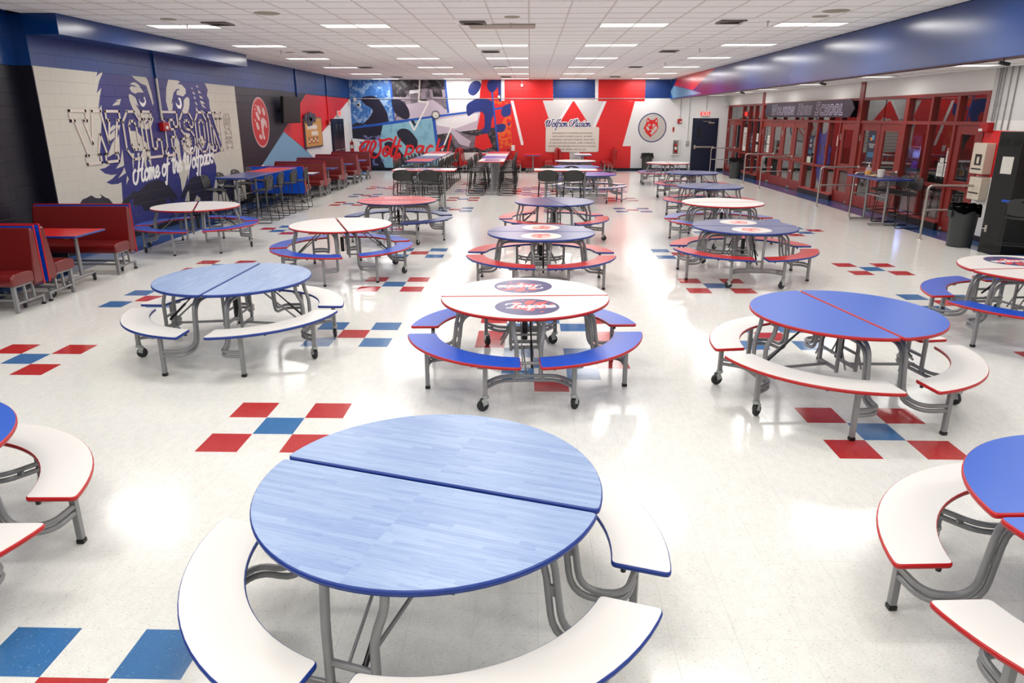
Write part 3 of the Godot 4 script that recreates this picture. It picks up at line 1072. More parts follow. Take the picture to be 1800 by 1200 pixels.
# one block whose face lies at FACE along -u = z; paint is found by (u, y) on the sheet
func block_shape(m: MB, r: Array, face: float, dir: float, uv0: Vector2, uvs: Vector2) -> MB:
	var j := Vector2(0.0006, 0.002)
	var ch := Vector2(0.001, 0.003)
	var pts := []
	for q in [[r[0] + j.x, r[2] + j.y], [r[1] - j.x, r[2] + j.y], [r[1] - j.x, r[3] - j.y], [r[0] + j.x, r[3] - j.y]]:
		pts.append(Vector2(q[0], q[1]))
	var mid: Vector2 = (pts[0] + pts[2]) * 0.5
	var put := func(p: Vector2, deep: float): return Vector3(face - dir * deep, p.y, -p.x)
	var uv := func(p: Vector2): return Vector2((p.x - uv0.x) * uvs.x, (uv0.y - p.y) * uvs.y)
	var inn := []
	for p in pts:
		inn.append(p - Vector2(signf(p.x - mid.x), signf(p.y - mid.y)) * ch)
	m.quad(put.call(inn[0], 0.0), put.call(inn[1], 0.0), put.call(inn[2], 0.0), put.call(inn[3], 0.0), Vector3(dir, 0, 0), uv.call(inn[0]), uv.call(inn[1]), uv.call(inn[2]), uv.call(inn[3]))
	for k in 4:
		var e := (k + 1) % 4
		var o: Vector2 = ((pts[k] + pts[e]) * 0.5 - mid).normalized()
		m.quad(put.call(inn[k], 0.0), put.call(inn[e], 0.0), put.call(pts[e], 0.0022), put.call(pts[k], 0.0022), Vector3(dir, o.y, -o.x).normalized(), uv.call(inn[k]), uv.call(inn[e]), uv.call(pts[e]), uv.call(pts[k]))
		m.quad(put.call(pts[k], 0.0022), put.call(pts[e], 0.0022), put.call(pts[e], 0.02), put.call(pts[k], 0.02), Vector3(0, o.y, -o.x), uv.call(pts[k]), uv.call(pts[e]), uv.call(pts[e]), uv.call(pts[k]))
	return m


# block capitals with slab feet, as outlines in a unit box
const CAPS := {
	"W": [[0,1,.3,1,.3,.82,.24,.82,.34,.38,.43,1,.6,1,.68,.38,.76,.82,.7,.82,.7,1,1,1,1,.82,.93,.82,.78,.16,.83,.16,.83,0,.56,0,.56,.16,.6,.16,.52,.55,.42,.16,.46,.16,.46,0,.17,0,.17,.16,.22,.16,.07,.82,0,.82]],
	"O": [[.3,1,.7,1,1,.78,1,.22,.7,0,.3,0,0,.22,0,.78],[.4,.8,.6,.8,.7,.7,.7,.3,.6,.2,.4,.2,.3,.3,.3,.7]],
	"L": [[0,1,.55,1,.55,.84,.42,.84,.42,.18,.7,.18,.7,.38,1,.38,1,0,0,0,0,.16,.12,.16,.12,.84,0,.84]],
	"F": [[0,1,1,1,1,.66,.74,.66,.74,.82,.45,.82,.45,.6,.72,.6,.72,.42,.45,.42,.45,.16,.6,.16,.6,0,0,0,0,.16,.14,.16,.14,.84,0,.84]],
	"S": [[.3,1,.75,1,1,.8,1,.64,.72,.64,.72,.72,.62,.8,.4,.8,.32,.72,.32,.64,.4,.6,.75,.56,1,.4,1,.2,.75,0,.28,0,0,.2,0,.36,.28,.36,.28,.28,.38,.18,.62,.18,.7,.26,.7,.34,.62,.4,.28,.44,0,.6,0,.8]],
	"N": [[0,1,.34,1,.68,.42,.68,.84,.58,.84,.58,1,1,1,1,.84,.9,.84,.9,0,.66,0,.3,.6,.3,.16,.4,.16,.4,0,0,0,0,.16,.1,.16,.1,.84,0,.84]],
	"H": [[0,1,.42,1,.42,.84,.33,.84,.33,.6,.67,.6,.67,.84,.58,.84,.58,1,1,1,1,.84,.9,.84,.9,.16,1,.16,1,0,.58,0,.58,.16,.67,.16,.67,.4,.33,.4,.33,.16,.42,.16,.42,0,0,0,0,.16,.1,.16,.1,.84,0,.84]],
}
const PADS := [[2130,260,2145,258,2157,244,2152,234,2139,237,2127,249],[2169,253,2182,254,2191,242,2188,232,2175,232,2166,244],[2115,243,2127,241,2144,225,2140,217,2128,218,2114,234],[2110,214,2122,213,2133,197,2129,191,2116,193,2109,205],[2147,218,2161,226,2173,226,2192,216,2197,198,2187,197,2179,208,2164,195,2165,178,2173,168,2168,164,2155,165,2150,179],[2127,178,2138,180,2148,172,2145,165,2131,166,2123,172],[2115,262,2123,260,2125,255,2117,257],[2109,254,2117,249,2114,245,2109,248],[2159,259,2168,257,2164,254],[2101,223,2111,218,2108,214,2101,218]]


# one letter as a raised strip that follows its outline on the wall
func raised_letter(ch: String, a: Vector2, b: Vector2, w: float, turned := false) -> MB:
	var m := MB.new()
	for loop in CAPS[ch]:
		var n: int = loop.size() / 2
		for i in n:
			var ends := []
			for k in [i, (i + 1) % n]:
				var q := Vector2(loop[k * 2], loop[k * 2 + 1])
				if turned:
					q = Vector2(q.y, 1.0 - q.x)
				ends.append(a + q * (b - a))
			var d: Vector2 = (ends[1] - ends[0]).normalized() * w * 0.5
			var p: Vector2 = ends[0] - d
			var e: Vector2 = ends[1] + d
			var run := Vector3(0, e.y - p.y, p.x - e.x)
			var z := run.normalized()
			m.box(Vector3(0.006, (p.y + e.y) / 2.0 - 1.93, 15.6 - (p.x + e.x) / 2.0), Vector3(0.012, w, run.length()), 0.002, Basis(Vector3.RIGHT, z.cross(Vector3.RIGHT), z))
	return m


func mural_sheet() -> Sheet:
	var sh := Sheet.new(11.6, 0.0, 20.4, 3.8, 220.0, PAINT.navy)
	sh.rect(11.0, 3.055, 21.0, 4.0, PAINT.band)
	sh.rect(11.79, 0.0, 19.8, 3.055, PAINT.gray)
	for part in LEFT_MURAL:
		var p := cm(part[1])
		if part[0] == "wolf":
			# the head runs on over the blue band in the band's own colour
			sh.poly(p, PAINT.wolf)
			sh.rect(13.66, 0.0, 17.62, 0.62, PAINT.wolf)
			sh.rect(11.0, 3.055, 21.0, 4.0, PAINT.band)
			for hair in [[1362, 306, 1366, 315], [1374, 306, 1376, 311], [1527, 306, 1520, 313], [1618, 312, 1622, 318], [1629, 312, 1636, 317]]:
				sh.stroke(cm(hair), 0.02, PAINT.night)
		else:
			sh.poly(p, PAINT[part[0]])
	write_script(sh, "Home of the Wolfpack!", Vector2(14.25, 1.03), 0.215, Vector2(1, 0.048).normalized(), 0.06, PAINT.white)
	return sh


func far_sheet() -> Sheet:
	var sh := Sheet.new(19.6, 0.0, 32.6, 3.8, 120.0, PAINT.navy)
	sh.rect(19.0, 3.055, 33.0, 4.0, PAINT.band)
	sh.rect(19.0, 0.0, 19.8, 3.055, PAINT.gray)
	for part in LEFT_FAR:
		sh.poly(cm(part[1]), PAINT[part[0]])
	sh.disc(Vector2(21.47, 2.12), 0.70, 0.71, Color(0.74, 0.55, 0.54))
	sh.disc(Vector2(21.47, 2.12), 0.64, 0.65, Color(0.70, 0.13, 0.13))
	for p in PADS:
		sh.poly(cm(p), Color(0.78, 0.66, 0.65))
	return sh


func build_left_wall():
	var wl := structure(spot("wall_left"), "painted block wall with wolf mural")
	obj("core", bx(Vector3(XL - 0.165, CEIL / 2.0 + 0.05, (ZB - 11.78) / 2.0 - 0.1), Vector3(0.31, CEIL + 0.3, -11.78 - ZB - 0.01 + 0.2), 0.0), mats.navy_paint, wl)
	var near_paint := painted(mural_sheet().texture(), 0.42)
	var far_paint := painted(far_sheet().texture(), 0.42)
	var all := []
	for r in courses(11.78, 32.5, 0.0, CEIL):
		all.append([shown(Vector3(XL, (r[2] + r[3]) / 2.0, -(r[0] + r[1]) / 2.0)) if r[2] > 0.5 else 0.0, r])
	all.sort_custom(func(a, b): return a[0] > b[0])
	var rest_near := MB.new()
	var rest_far := MB.new()
	for k in all.size():
		var r: Array = all[k][1]
		var near: bool = (r[0] + r[1]) / 2.0 < 20.0
		var uv0 := Vector2(11.6, 3.8) if near else Vector2(19.6, 3.8)
		var uvs := Vector2(1.0 / 8.8, 1.0 / 3.8) if near else Vector2(1.0 / 13.0, 1.0 / 3.8)
		if k < 300:
			obj("block", block_shape(MB.new(), r, XL, 1.0, uv0, uvs), near_paint if near else far_paint, wl)
		else:
			block_shape(rest_near if near else rest_far, r, XL, 1.0, uv0, uvs)
	# the painted mortar, a little behind the faces
	for q in [[rest_near, 11.78, 20.0, 11.6, 8.8], [rest_far, 20.0, 32.5, 19.6, 13.0]]:
		var x := XL - 0.0028
		q[0].quad(Vector3(x, 0, -q[1]), Vector3(x, 0, -q[2]), Vector3(x, CEIL, -q[2]), Vector3(x, CEIL, -q[1]), Vector3.RIGHT, Vector2((q[1] - q[3]) / q[4], 1), Vector2((q[2] - q[3]) / q[4], 1), Vector2((q[2] - q[3]) / q[4], 0), Vector2((q[1] - q[3]) / q[4], 0))
	var m := ArrayMesh.new()
	rest_near.add_to(m); rest_far.add_to(m)
	m.surface_set_material(0, near_paint)
	m.surface_set_material(1, far_paint)
	obj("block_field", m, null, wl).set_meta("kind", "stuff")
	# the wall nearer by: a shallow recess, then the plain wall again
	var wn := structure(spot("wall_left_near"), "dark blue painted block wall with a shallow recess")
	for q in [[-8.10, 10.72, 11.78], [XL, -4.2, 10.72]]:
		var lo := MB.new()
		var hi := MB.new()
		for r in courses(q[1], q[2], 0.0, CEIL):
			if r[3] <= 3.055:
				block_shape(lo, r, q[0], 1.0, Vector2.ZERO, Vector2.ONE)
			else:
				block_shape(hi, r, q[0], 1.0, Vector2.ZERO, Vector2.ONE)
		lo.box(Vector3(q[0] - 0.153, 1.52, -(q[1] + q[2]) / 2.0), Vector3(0.30, 3.05, q[2] - q[1]), 0.0)
		hi.box(Vector3(q[0] - 0.153, 3.50, -(q[1] + q[2]) / 2.0), Vector3(0.30, 0.89, q[2] - q[1]), 0.0)
		obj("block_field", lo, mats.navy_paint, wn).set_meta("kind", "stuff")
		obj("block_field", hi, mats.band_paint, wn).set_meta("kind", "stuff")
	for z in [-11.78 + 0.006, -10.72 - 0.006]:
		for e in [[0.0, 3.055, "navy_paint"], [3.055, CEIL, "band_paint"]]:
			obj("return", bx(Vector3(XL - 0.13, (e[0] + e[1]) / 2.0, z), Vector3(0.26, e[1] - e[0], 0.012), 0.0), mats[e[2]], wn)
	var so := structure(obj("soffit_left", bx(Vector3((XL - 7.30) / 2.0, 3.65, (-11.72 - 19.4) / 2.0), Vector3(-7.30 - XL, 0.30, 19.4 - 11.72), 0.004), mats.band_paint), "blue boxed soffit above wolf mural")
	so.name = "trim_1"
	for q in [[-32.5, -11.8], [-10.7, 4.2]]:
		structure(obj("baseboard_left", bx(Vector3(XL + 0.005, 0.05, (q[0] + q[1]) / 2.0), Vector3(0.01, 0.10, q[1] - q[0]), 0.002), mats.base_black))
	structure(obj("wall_front", bx(Vector3(0.3, CEIL / 2.0, ZF + 0.15), Vector3(17.6, CEIL + 0.3, 0.3), 0.0), mats.white_paint))


# ---------------------------------------------------------------- far wall
# a closed outline drawn through its points in soft curves; long straight runs stay straight
func round_loop(p: PackedVector2Array) -> PackedVector2Array:
	var out := PackedVector2Array()
	var m := p.size()
	if m < 6:
		return p
	for i in m:
		var a := p[i]
		var b := p[(i + 1) % m]
		for k in 6:
			out.append(a.cubic_interpolate(b, p[(i - 1 + m) % m], p[(i + 2) % m], k / 6.0))
	return out


func build_back_wall():
	var sh := Sheet.new(XL, 0.0, XR, 3.8, 120.0, PAINT.pale)
	for part in BACK_MURAL:
		sh.poly(round_loop(cm(part[1])) if part[0] == "paw" or part[0] == "nightb" else cm(part[1]), PAINT[part[0]])
		if part[0] == "mid":
			sh.blotches(cm(part[1]), PAINT.sky2, noise(2.2, 4, 3), 0.12)
			sh.blotches(cm(part[1]), Color(0.36, 0.54, 0.76), noise(4.0, 3, 4), 0.25)
		elif part[0] == "soot":
			sh.blotches(cm(part[1]), Color(0.36, 0.33, 0.36), noise(3.0, 4, 5), 0.1)
			sh.blotches(cm(part[1]), Color(0.10, 0.09, 0.11), noise(2.4, 4, 6), 0.12)
		elif part[0] == "photo" or part[0] == "ash":
			sh.blotches(cm(part[1]), Color(0.38, 0.35, 0.38), noise(4.0, 4, 7), 0.22)
		elif part[0] == "orange":
			sh.blotches(cm(part[1]), PAINT.red, noise(4.5, 4, 8), 0.08)
		elif part[0] == "teal":
			sh.blotches(cm(part[1]), Color(0.46, 0.66, 0.75), noise(2.0, 4, 9), 0.2)
		elif part[0] == "sky2":
			sh.blotches(cm(part[1]), PAINT.teal, noise(1.6, 3, 10), 0.1)
	sh.blotches(cm([-790, 20, -640, 20, -640, 150, -790, 150]), Color(0.42, 0.44, 0.62), noise(2.6, 4, 12), 0.24)
	for line in BACK_LINES:
		sh.stroke(cm(line), 0.07, PAINT.white)
	for line in BACK_SCRIPT:
		sh.stroke(smooth(cm(line), 5), 0.10, PAINT.red)
	sh.disc(Vector2(5.345, 1.82), 0.615, 0.615, Color(0.13, 0.16, 0.38))
	sh.disc(Vector2(5.345, 1.82), 0.575, 0.575, Color(0.73, 0.71, 0.69))
	draw_wolf(sh, Vector2(5.31, 1.83), 0.235, Color(0.80, 0.10, 0.09), Color(0.78, 0.74, 0.72))
	var m := painted(sh.texture(), 0.45)
	# shallow joints of the painted blocks, below what the eye can part at this distance
	var jo := Image.create_empty(sh.im.get_width(), sh.im.get_height(), false, Image.FORMAT_L8)
	jo.fill(Color.WHITE)
	for k in 19:
		jo.fill_rect(Rect2i(0, int((3.8 - k * 0.2032) * 120.0), jo.get_width(), 1), Color(0.2, 0.2, 0.2))
		for i in 42:
			jo.fill_rect(Rect2i(int((i * 0.4064 + (0.0 if k % 2 == 0 else 0.2032)) * 120.0), int((3.8 - (k + 1) * 0.2032) * 120.0), 1, 24), Color(0.4, 0.4, 0.4))
	m.heightmap_enabled = true
	m.heightmap_texture = ImageTexture.create_from_image(jo)
	m.heightmap_scale = 0.3
	var wb := structure(spot("wall_back"), "far block wall painted with red W, photo mural and wolf emblem")
	var f := MB.new()
	f.quad(Vector3(XL, 0, ZB), Vector3(XR, 0, ZB), Vector3(XR, CEIL, ZB), Vector3(XL, CEIL, ZB), Vector3.BACK)
	obj("painted_face", f, m, wb)
	obj("core", bx(Vector3((XL + XR) / 2.0, CEIL / 2.0, ZB - 0.155), Vector3(XR - XL + 0.6, CEIL + 0.3, 0.3), 0.0), mats.white_paint, wb)
	structure(obj("baseboard_back", bx(Vector3((XL + 7.0) / 2.0, 0.05, ZB + 0.006), Vector3(7.0 - XL, 0.10, 0.012), 0.002), mats.base_black))
	structure(obj("baseboard_back", bx(Vector3(8.42, 0.05, ZB + 0.006), Vector3(0.3, 0.10, 0.012), 0.002), mats.base_black))


# ---------------------------------------------------------------- storefront side
const POSTS := [[-14.25, 0.10, 0], [-15.20, 0.09, 0], [-16.17, 0.08, 0], [-17.22, 0.16, 0], [-19.60, 0.24, 1], [-20.72, 0.08, 0], [-21.50, 0.08, 0], [-22.33, 0.08, 0], [-23.17, 0.10, 0], [-27.72, 0.24, 1], [-28.65, 0.08, 0], [-29.42, 0.08, 0], [-30.27, 0.10, 0], [-32.44, 0.10, 0]]
const GLASS_BAYS := [[-15.245, -16.13], [-16.21, -17.14], [-20.76, -21.46], [-21.54, -22.29], [-22.37, -23.12], [-27.84, -28.61], [-28.69, -29.38], [-29.46, -30.22]]
const DOOR_BAYS := [[-14.30, -15.155, 1, 1], [-17.30, -19.48, 2, 0], [-19.72, -20.68, 1, -1], [-23.22, -27.60, 4, 0], [-30.32, -32.39, 2, 0]]


func pane(parent: Node3D, z0: float, z1: float, y0: float, y1: float, x := 8.66) -> void:
	obj("pane", bx(Vector3(x, (y0 + y1) / 2.0, (z0 + z1) / 2.0), Vector3(0.006, y1 - y0, absf(z1 - z0)), 0.0), mats.pane, parent)


func build_right_side():
	# painted fascia between the two ceilings
	var sh := Sheet.new(21.5, 3.0, 32.5, 3.8, 100.0, PAINT.band)
	for part in SOFFIT_PAINT:
		sh.poly(cm(part[1]), PAINT[part[0]])
	var so := structure(spot("trim_2"), "long glossy blue painted soffit face above the storefront aisle")
	obj("fascia", bx(Vector3(SOFFIT + 0.1, 3.4, (-21.5 + ZF) / 2.0), Vector3(0.2, 0.8, ZF + 21.5), 0.004), mats.band_paint, so)
	obj("fascia", bx(Vector3(SOFFIT + 0.105, 3.4, (-21.5 + ZB) / 2.0), Vector3(0.19, 0.8, -21.5 - ZB), 0.0), mats.band_paint, so)
	var f := MB.new()
	f.quad(Vector3(SOFFIT, 3.0, -21.5), Vector3(SOFFIT, 3.0, ZB), Vector3(SOFFIT, 3.8, ZB), Vector3(SOFFIT, 3.8, -21.5), Vector3.LEFT)
	obj("painted_end", f, painted(sh.texture(), 0.22), so)
	obj("edge_strip", bx(Vector3(SOFFIT + 0.1, 2.994, (ZB + ZF) / 2.0), Vector3(0.205, 0.012, ZF - ZB), 0.003), std(Color(0.22, 0.07, 0.13), 0.4), so)
	# the wall over and before the storefront
	var wr := structure(spot("wall_right"), "white block wall over the red storefront")
	obj("header", bx(Vector3(XR + 0.1, 2.94, (ZB - 14.2) / 2.0), Vector3(0.2, 0.42, -14.2 - ZB), 0.0), mats.white_paint, wr)
	var ws := Sheet.new(-14.2, 0.0, 4.2, 3.4, 60.0, Color(0.84, 0.835, 0.82))
	ws.rect(-14.3, 2.21, 5.0, 4.0, Color(0.74, 0.735, 0.73))
	ws.rect(-14.3, 1.2, -12.2, 2.03, PAINT.red)
	var g := MB.new()
	g.quad(Vector3(XR, 0, -14.2), Vector3(XR, 0, ZF), Vector3(XR, 3.4, ZF), Vector3(XR, 3.4, -14.2), Vector3.LEFT)
	obj("painted_face", g, painted(ws.texture(), 0.42), wr)
	obj("core", bx(Vector3(XR + 0.105, 1.7, (-14.2 + ZF) / 2.0), Vector3(0.2, 3.4, ZF + 14.2), 0.0), mats.white_paint, wr)
	structure(obj("baseboard_right", bx(Vector3(XR - 0.006, 0.05, (-14.2 + ZF) / 2.0), Vector3(0.012, 0.10, ZF + 14.2), 0.002), mats.base_black))
	# red frame
	var fr := structure(spot("trim_3"), "dark red storefront frame of posts and rails")
	for p in POSTS:
		var top: float = LOW if p[2] == 1 else 2.74
		obj("post", bx(Vector3(8.66, top / 2.0, p[0]), Vector3(0.15 if p[2] == 0 else 0.18, top, p[1]), 0.004), mats.door_red, fr)
	obj("head_rail", bx(Vector3(8.66, 2.71, (-14.2 - 32.49) / 2.0), Vector3(0.145, 0.07, 18.29), 0.004), mats.door_red, fr)
	obj("transom_rail", bx(Vector3(8.66, 2.15, (-14.2 - 32.49) / 2.0), Vector3(0.145, 0.07, 18.29), 0.004), mats.door_red, fr)
	for q in [[-15.16, -17.18], [-20.68, -23.16], [-27.66, -30.3]]:
		var zc: float = (q[0] + q[1]) / 2.0
		var ln: float = absf(q[1] - q[0])
		obj("mid_rail", bx(Vector3(8.66, 0.885, zc), Vector3(0.14, 0.07, ln), 0.004), mats.door_red, fr)
		obj("sill", bx(Vector3(8.62, 0.165, zc), Vector3(0.23, 0.04, ln), 0.006), mats.sill_red, fr)
		obj("sill_base", bx(Vector3(8.62, 0.0725, zc), Vector3(0.222, 0.145, ln), 0.002), mats.base_black, fr)
	var n := 0
	for b in GLASS_BAYS:
		n += 1
		var w := structure(spot("window_%d" % n))
		pane(w, b[0], b[1], 0.18, 0.85)
		pane(w, b[0], b[1], 0.92, 2.115)
		pane(w, b[0], b[1], 2.185, 2.675)
	var dn := 0
	for b in DOOR_BAYS:
		var wd: float = (b[1] - b[0]) / b[2]
		for k in b[2]:
			dn += 1
			var z0: float = b[0] + wd * k
			n += 1
			var tw := structure(spot("window_%d" % n))
			if b[2] > 1 and k > 0 and b[2] == 4:
				obj("bar", bx(Vector3(8.66, 2.43, z0), Vector3(0.12, 0.5, 0.07), 0.004), mats.door_red, tw)
			pane(tw, z0 - 0.02, z0 + wd + 0.02, 2.185, 2.675)
			build_leaf(dn, z0 - 0.012, z0 + wd + 0.012, b[3] if b[2] == 1 else (1 if k % 2 == 0 else -1))
	# the unlit hall behind the glass
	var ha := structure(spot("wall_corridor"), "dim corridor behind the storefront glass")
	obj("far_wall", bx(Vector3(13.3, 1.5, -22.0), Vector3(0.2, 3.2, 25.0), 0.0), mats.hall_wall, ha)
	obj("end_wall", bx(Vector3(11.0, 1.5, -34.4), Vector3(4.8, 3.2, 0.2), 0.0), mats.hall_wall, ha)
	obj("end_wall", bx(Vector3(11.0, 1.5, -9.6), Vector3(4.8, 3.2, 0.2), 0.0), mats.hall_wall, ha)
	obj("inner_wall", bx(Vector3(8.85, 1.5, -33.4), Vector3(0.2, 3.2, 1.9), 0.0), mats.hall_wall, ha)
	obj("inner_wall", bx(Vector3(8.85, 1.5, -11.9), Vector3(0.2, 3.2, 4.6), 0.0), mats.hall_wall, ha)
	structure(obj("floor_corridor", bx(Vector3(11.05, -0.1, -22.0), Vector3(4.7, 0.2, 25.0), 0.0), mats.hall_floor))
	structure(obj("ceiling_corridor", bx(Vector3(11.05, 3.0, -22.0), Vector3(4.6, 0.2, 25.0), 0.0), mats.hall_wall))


# one door leaf between z0 (nearer) and z1; SIDE tells which edge carries the hinges
func build_leaf(n: int, z0: float, z1: float, side: int) -> void:
	var d := structure(spot("door_%d" % n, Vector3(8.64, 0, (z0 + z1) / 2.0)))
	var w := absf(z1 - z0)
	for s in [-1, 1]:
		obj("stile", bx(Vector3(0, 1.065, s * (w / 2.0 - 0.09)), Vector3(0.05, 2.10, 0.18), 0.004), mats.door_red, d)
	for r in [[0.015, 0.30], [0.86, 1.04], [1.94, 2.115]]:
		obj("rail", bx(Vector3(0, (r[0] + r[1]) / 2.0, 0), Vector3(0.046, r[1] - r[0], w - 0.34), 0.004), mats.door_red, d)
	for r in [[0.30, 0.86], [1.04, 1.94]]:
		obj("pane", bx(Vector3(0, (r[0] + r[1]) / 2.0, 0), Vector3(0.006, r[1] - r[0] + 0.02, w - 0.34), 0.0), mats.pane, d)
	for y in [0.4, 1.75]:
		obj("hinge", bar(Vector3(-0.03, y - 0.08, side * (w / 2.0 - 0.015)), Vector3(-0.03, y + 0.08, side * (w / 2.0 - 0.015)), 0.011), mats.steel, d)
	obj("kick_stop", bx(Vector3(-0.04, 0.05, -side * (w / 2.0 - 0.06)), Vector3(0.05, 0.06, 0.05), 0.012), mats.zinc, d)
	obj("push_bar", bar(Vector3(-0.07, 0.95, -w / 2.0 + 0.1), Vector3(-0.07, 0.95, w / 2.0 - 0.1), 0.016), mats.door_red, d)


# ---------------------------------------------------------------- lights
func light_panel(at: Vector3, w: float, d: float, power: float, label: String, group: String) -> void:
	var t := tag(spot("ceiling_light", at), label, "ceiling light", group)
	var key := "frame%.2f" % w
	obj("frame", keep(key, func():
		var b := MB.new()
		for s in [-1, 1]:
			b.box(Vector3(s * (w / 2.0 - 0.012), 0.012, 0), Vector3(0.024, 0.03, d), 0.003)
			b.box(Vector3(0, 0.012, s * (d / 2.0 - 0.012)), Vector3(w - 0.048, 0.03, 0.024), 0.003)
		b.box(Vector3(0, 0.045, 0), Vector3(w - 0.01, 0.03, d - 0.01), 0.0)
		return b), mats.white_paint, t)
	obj("diffuser", keep("diff%.2f" % w, func(): return bx(Vector3(0, 0.012, 0), Vector3(w - 0.05, 0.008, d - 0.05), 0.0)), mats.diffuser, t)
	var l := AreaLight3D.new()
	l.name = "glow"
	l.area_size = Vector2(w - 0.06, d - 0.06)
	l.light_energy = power
	l.light_color = Color(1.0, 0.99, 0.975)
	l.area_range = 40.0
	l.area_attenuation = 2.0
	l.shadow_enabled = true
	l.rotation.x = -PI / 2.0
	l.position.y = -0.012
	t.add_child(l)


func build_ceiling_lights():
	for z in LIGHT_Z:
		for x in LIGHT_X:
			if x == -0.64 and z == -13.5:
				continue
			light_panel(Vector3(x, CEIL, z), 1.2, 0.59, LAMP, "white glowing light panel set in the high grid ceiling", "high ceiling light panels")
	for z in [-31.2, -27.3, -24.6, -20.9, -17.0, -13.3, -9.6, -5.9, -2.2]:
		light_panel(Vector3(7.5, LOW - 0.012, z), 1.15, 0.56, LAMP * 0.55, "white glowing light panel in the low ceiling along the storefront", "low ceiling light panels")


const LAMP := 3.6


# ---------------------------------------------------------------- round bench tables
func part(root: Node3D, called: String, key: String, make: Callable, m: Material, turn := 0.0) -> MeshInstance3D:
	var o := obj(called, keep(key, make), m, root)
	o.rotation.y = turn
	return o


func half_outline() -> PackedVector2Array:
	var r := 0.757
	var pts := []
	var rad := []
	var a0 := asin(0.011 / r)
	for k in 41:
		var a := lerpf(a0, PI - a0, k / 40.0)
		pts.append(Vector2(cos(a) * r, sin(a) * r))
		rad.append(0.03 if k == 0 or k == 40 else 0.0)
	return filleted(pts, rad)


func bench_outline(sx: float) -> PackedVector2Array:
	var ri := 0.805
	var ro := 1.065
	var cx := 0.075
	var cz := 0.115
	var pts := []
	var rad := []
	for k in 19:
		var a := lerpf(asin(cz / ro), acos(cx / ro), k / 18.0)
		pts.append(Vector2(cos(a) * ro * sx, sin(a) * ro))
		rad.append(0.035 if k == 0 or k == 18 else 0.0)
	for k in 19:
		var a := lerpf(acos(cx / ri), asin(cz / ri), k / 18.0)
		pts.append(Vector2(cos(a) * ri * sx, sin(a) * ri))
		rad.append(0.025 if k == 0 or k == 18 else 0.0)
	return filleted(pts, rad)


func board(poly: PackedVector2Array, y0: float, y1: float, ins: float) -> MB:
	var b := MB.new()
	b.face(inset(poly, ins), y1 + 0.0002, true)
	b.face(inset(poly, ins), y0, false)
	return b


func moulding(poly: PackedVector2Array, y0: float, y1: float, ins: float) -> MB:
	var b := MB.new()
	b.rim(poly, y0, y1, ins)
	return b


func print_disc(r: float) -> MB:
	var b := MB.new()
	var c := b.vert(Vector3(0, 0.0008, 0), Vector3.UP, Vector2(0.5, 0.5))
	var ring := []
	for k in 49:
		var d := Vector2.from_angle(TAU * k / 48.0)
		ring.append(b.vert(Vector3(d.x * r, 0.0008, d.y * r), Vector3.UP, Vector2(0.5 + d.x * 0.5, 0.5 + d.y * 0.5)))
	for k in 48:
		b.tri(c, ring[k], ring[k + 1])
		var d := Vector2.from_angle(TAU * (k + 0.5) / 48.0)
		var p: Vector3 = b.v[ring[k]]
		var q: Vector3 = b.v[ring[k + 1]]
		b.quad(p, q, q - Vector3(0, 0.0008, 0), p - Vector3(0, 0.0008, 0), Vector3(d.x, 0, d.y), b.t[ring[k]], b.t[ring[k + 1]], b.t[ring[k + 1]], b.t[ring[k]])
	return b


func print_material(kind: String) -> StandardMaterial3D:
	if mats.has("print_" + kind):
		return mats["print_" + kind]
	var sh := Sheet.new(-1, -1, 1, 1, 240.0, Color(0.20, 0.19, 0.42))
	if kind == "inspire":
		var red := Color(0.86, 0.22, 0.22)
		draw_paw(sh, Vector2(0.0, 0.02), 0.72, red, -0.5)
		for q in [[0.25, 0.72, 0.06], [0.62, 0.55, 0.07], [0.78, 0.3, 0.05], [-0.1, 0.8, 0.04], [0.42, -0.62, 0.05]]:
			sh.disc(Vector2(q[0], q[1]), q[2] * 1.5, q[2], red, 0.4)
		write_script(sh, "Inspire", Vector2(-0.60, -0.14), 0.275, Vector2(1, 0.02), 0.075, Color(0.92, 0.91, 0.91), 0.3)
	elif kind == "wolf":
		sh.rect(-1, -1, 1, 1, Color(0.86, 0.83, 0.80))
		draw_wolf(sh, Vector2(0, 0.0), 0.38, Color(0.83, 0.30, 0.27), Color(0.88, 0.80, 0.77))
	elif kind == "ring":
		sh.rect(-1, -1, 1, 1, mats.red_top.albedo_color)
		sh.disc(Vector2.ZERO, 0.97, 0.97, Color(0.90, 0.78, 0.76))
		sh.disc(Vector2.ZERO, 0.91, 0.91, mats.red_top.albedo_color)
		draw_paw(sh, Vector2(0, 0.05), 0.5, Color(0.86, 0.42, 0.40), 0.2)
		write_script(sh, "Inspire", Vector2(-0.56, -0.13), 0.26, Vector2(1, 0.02), 0.06, Color(0.90, 0.80, 0.78), 0.3)
	var m := painted(sh.texture(), 0.3)
	mats["print_" + kind] = m
	return m


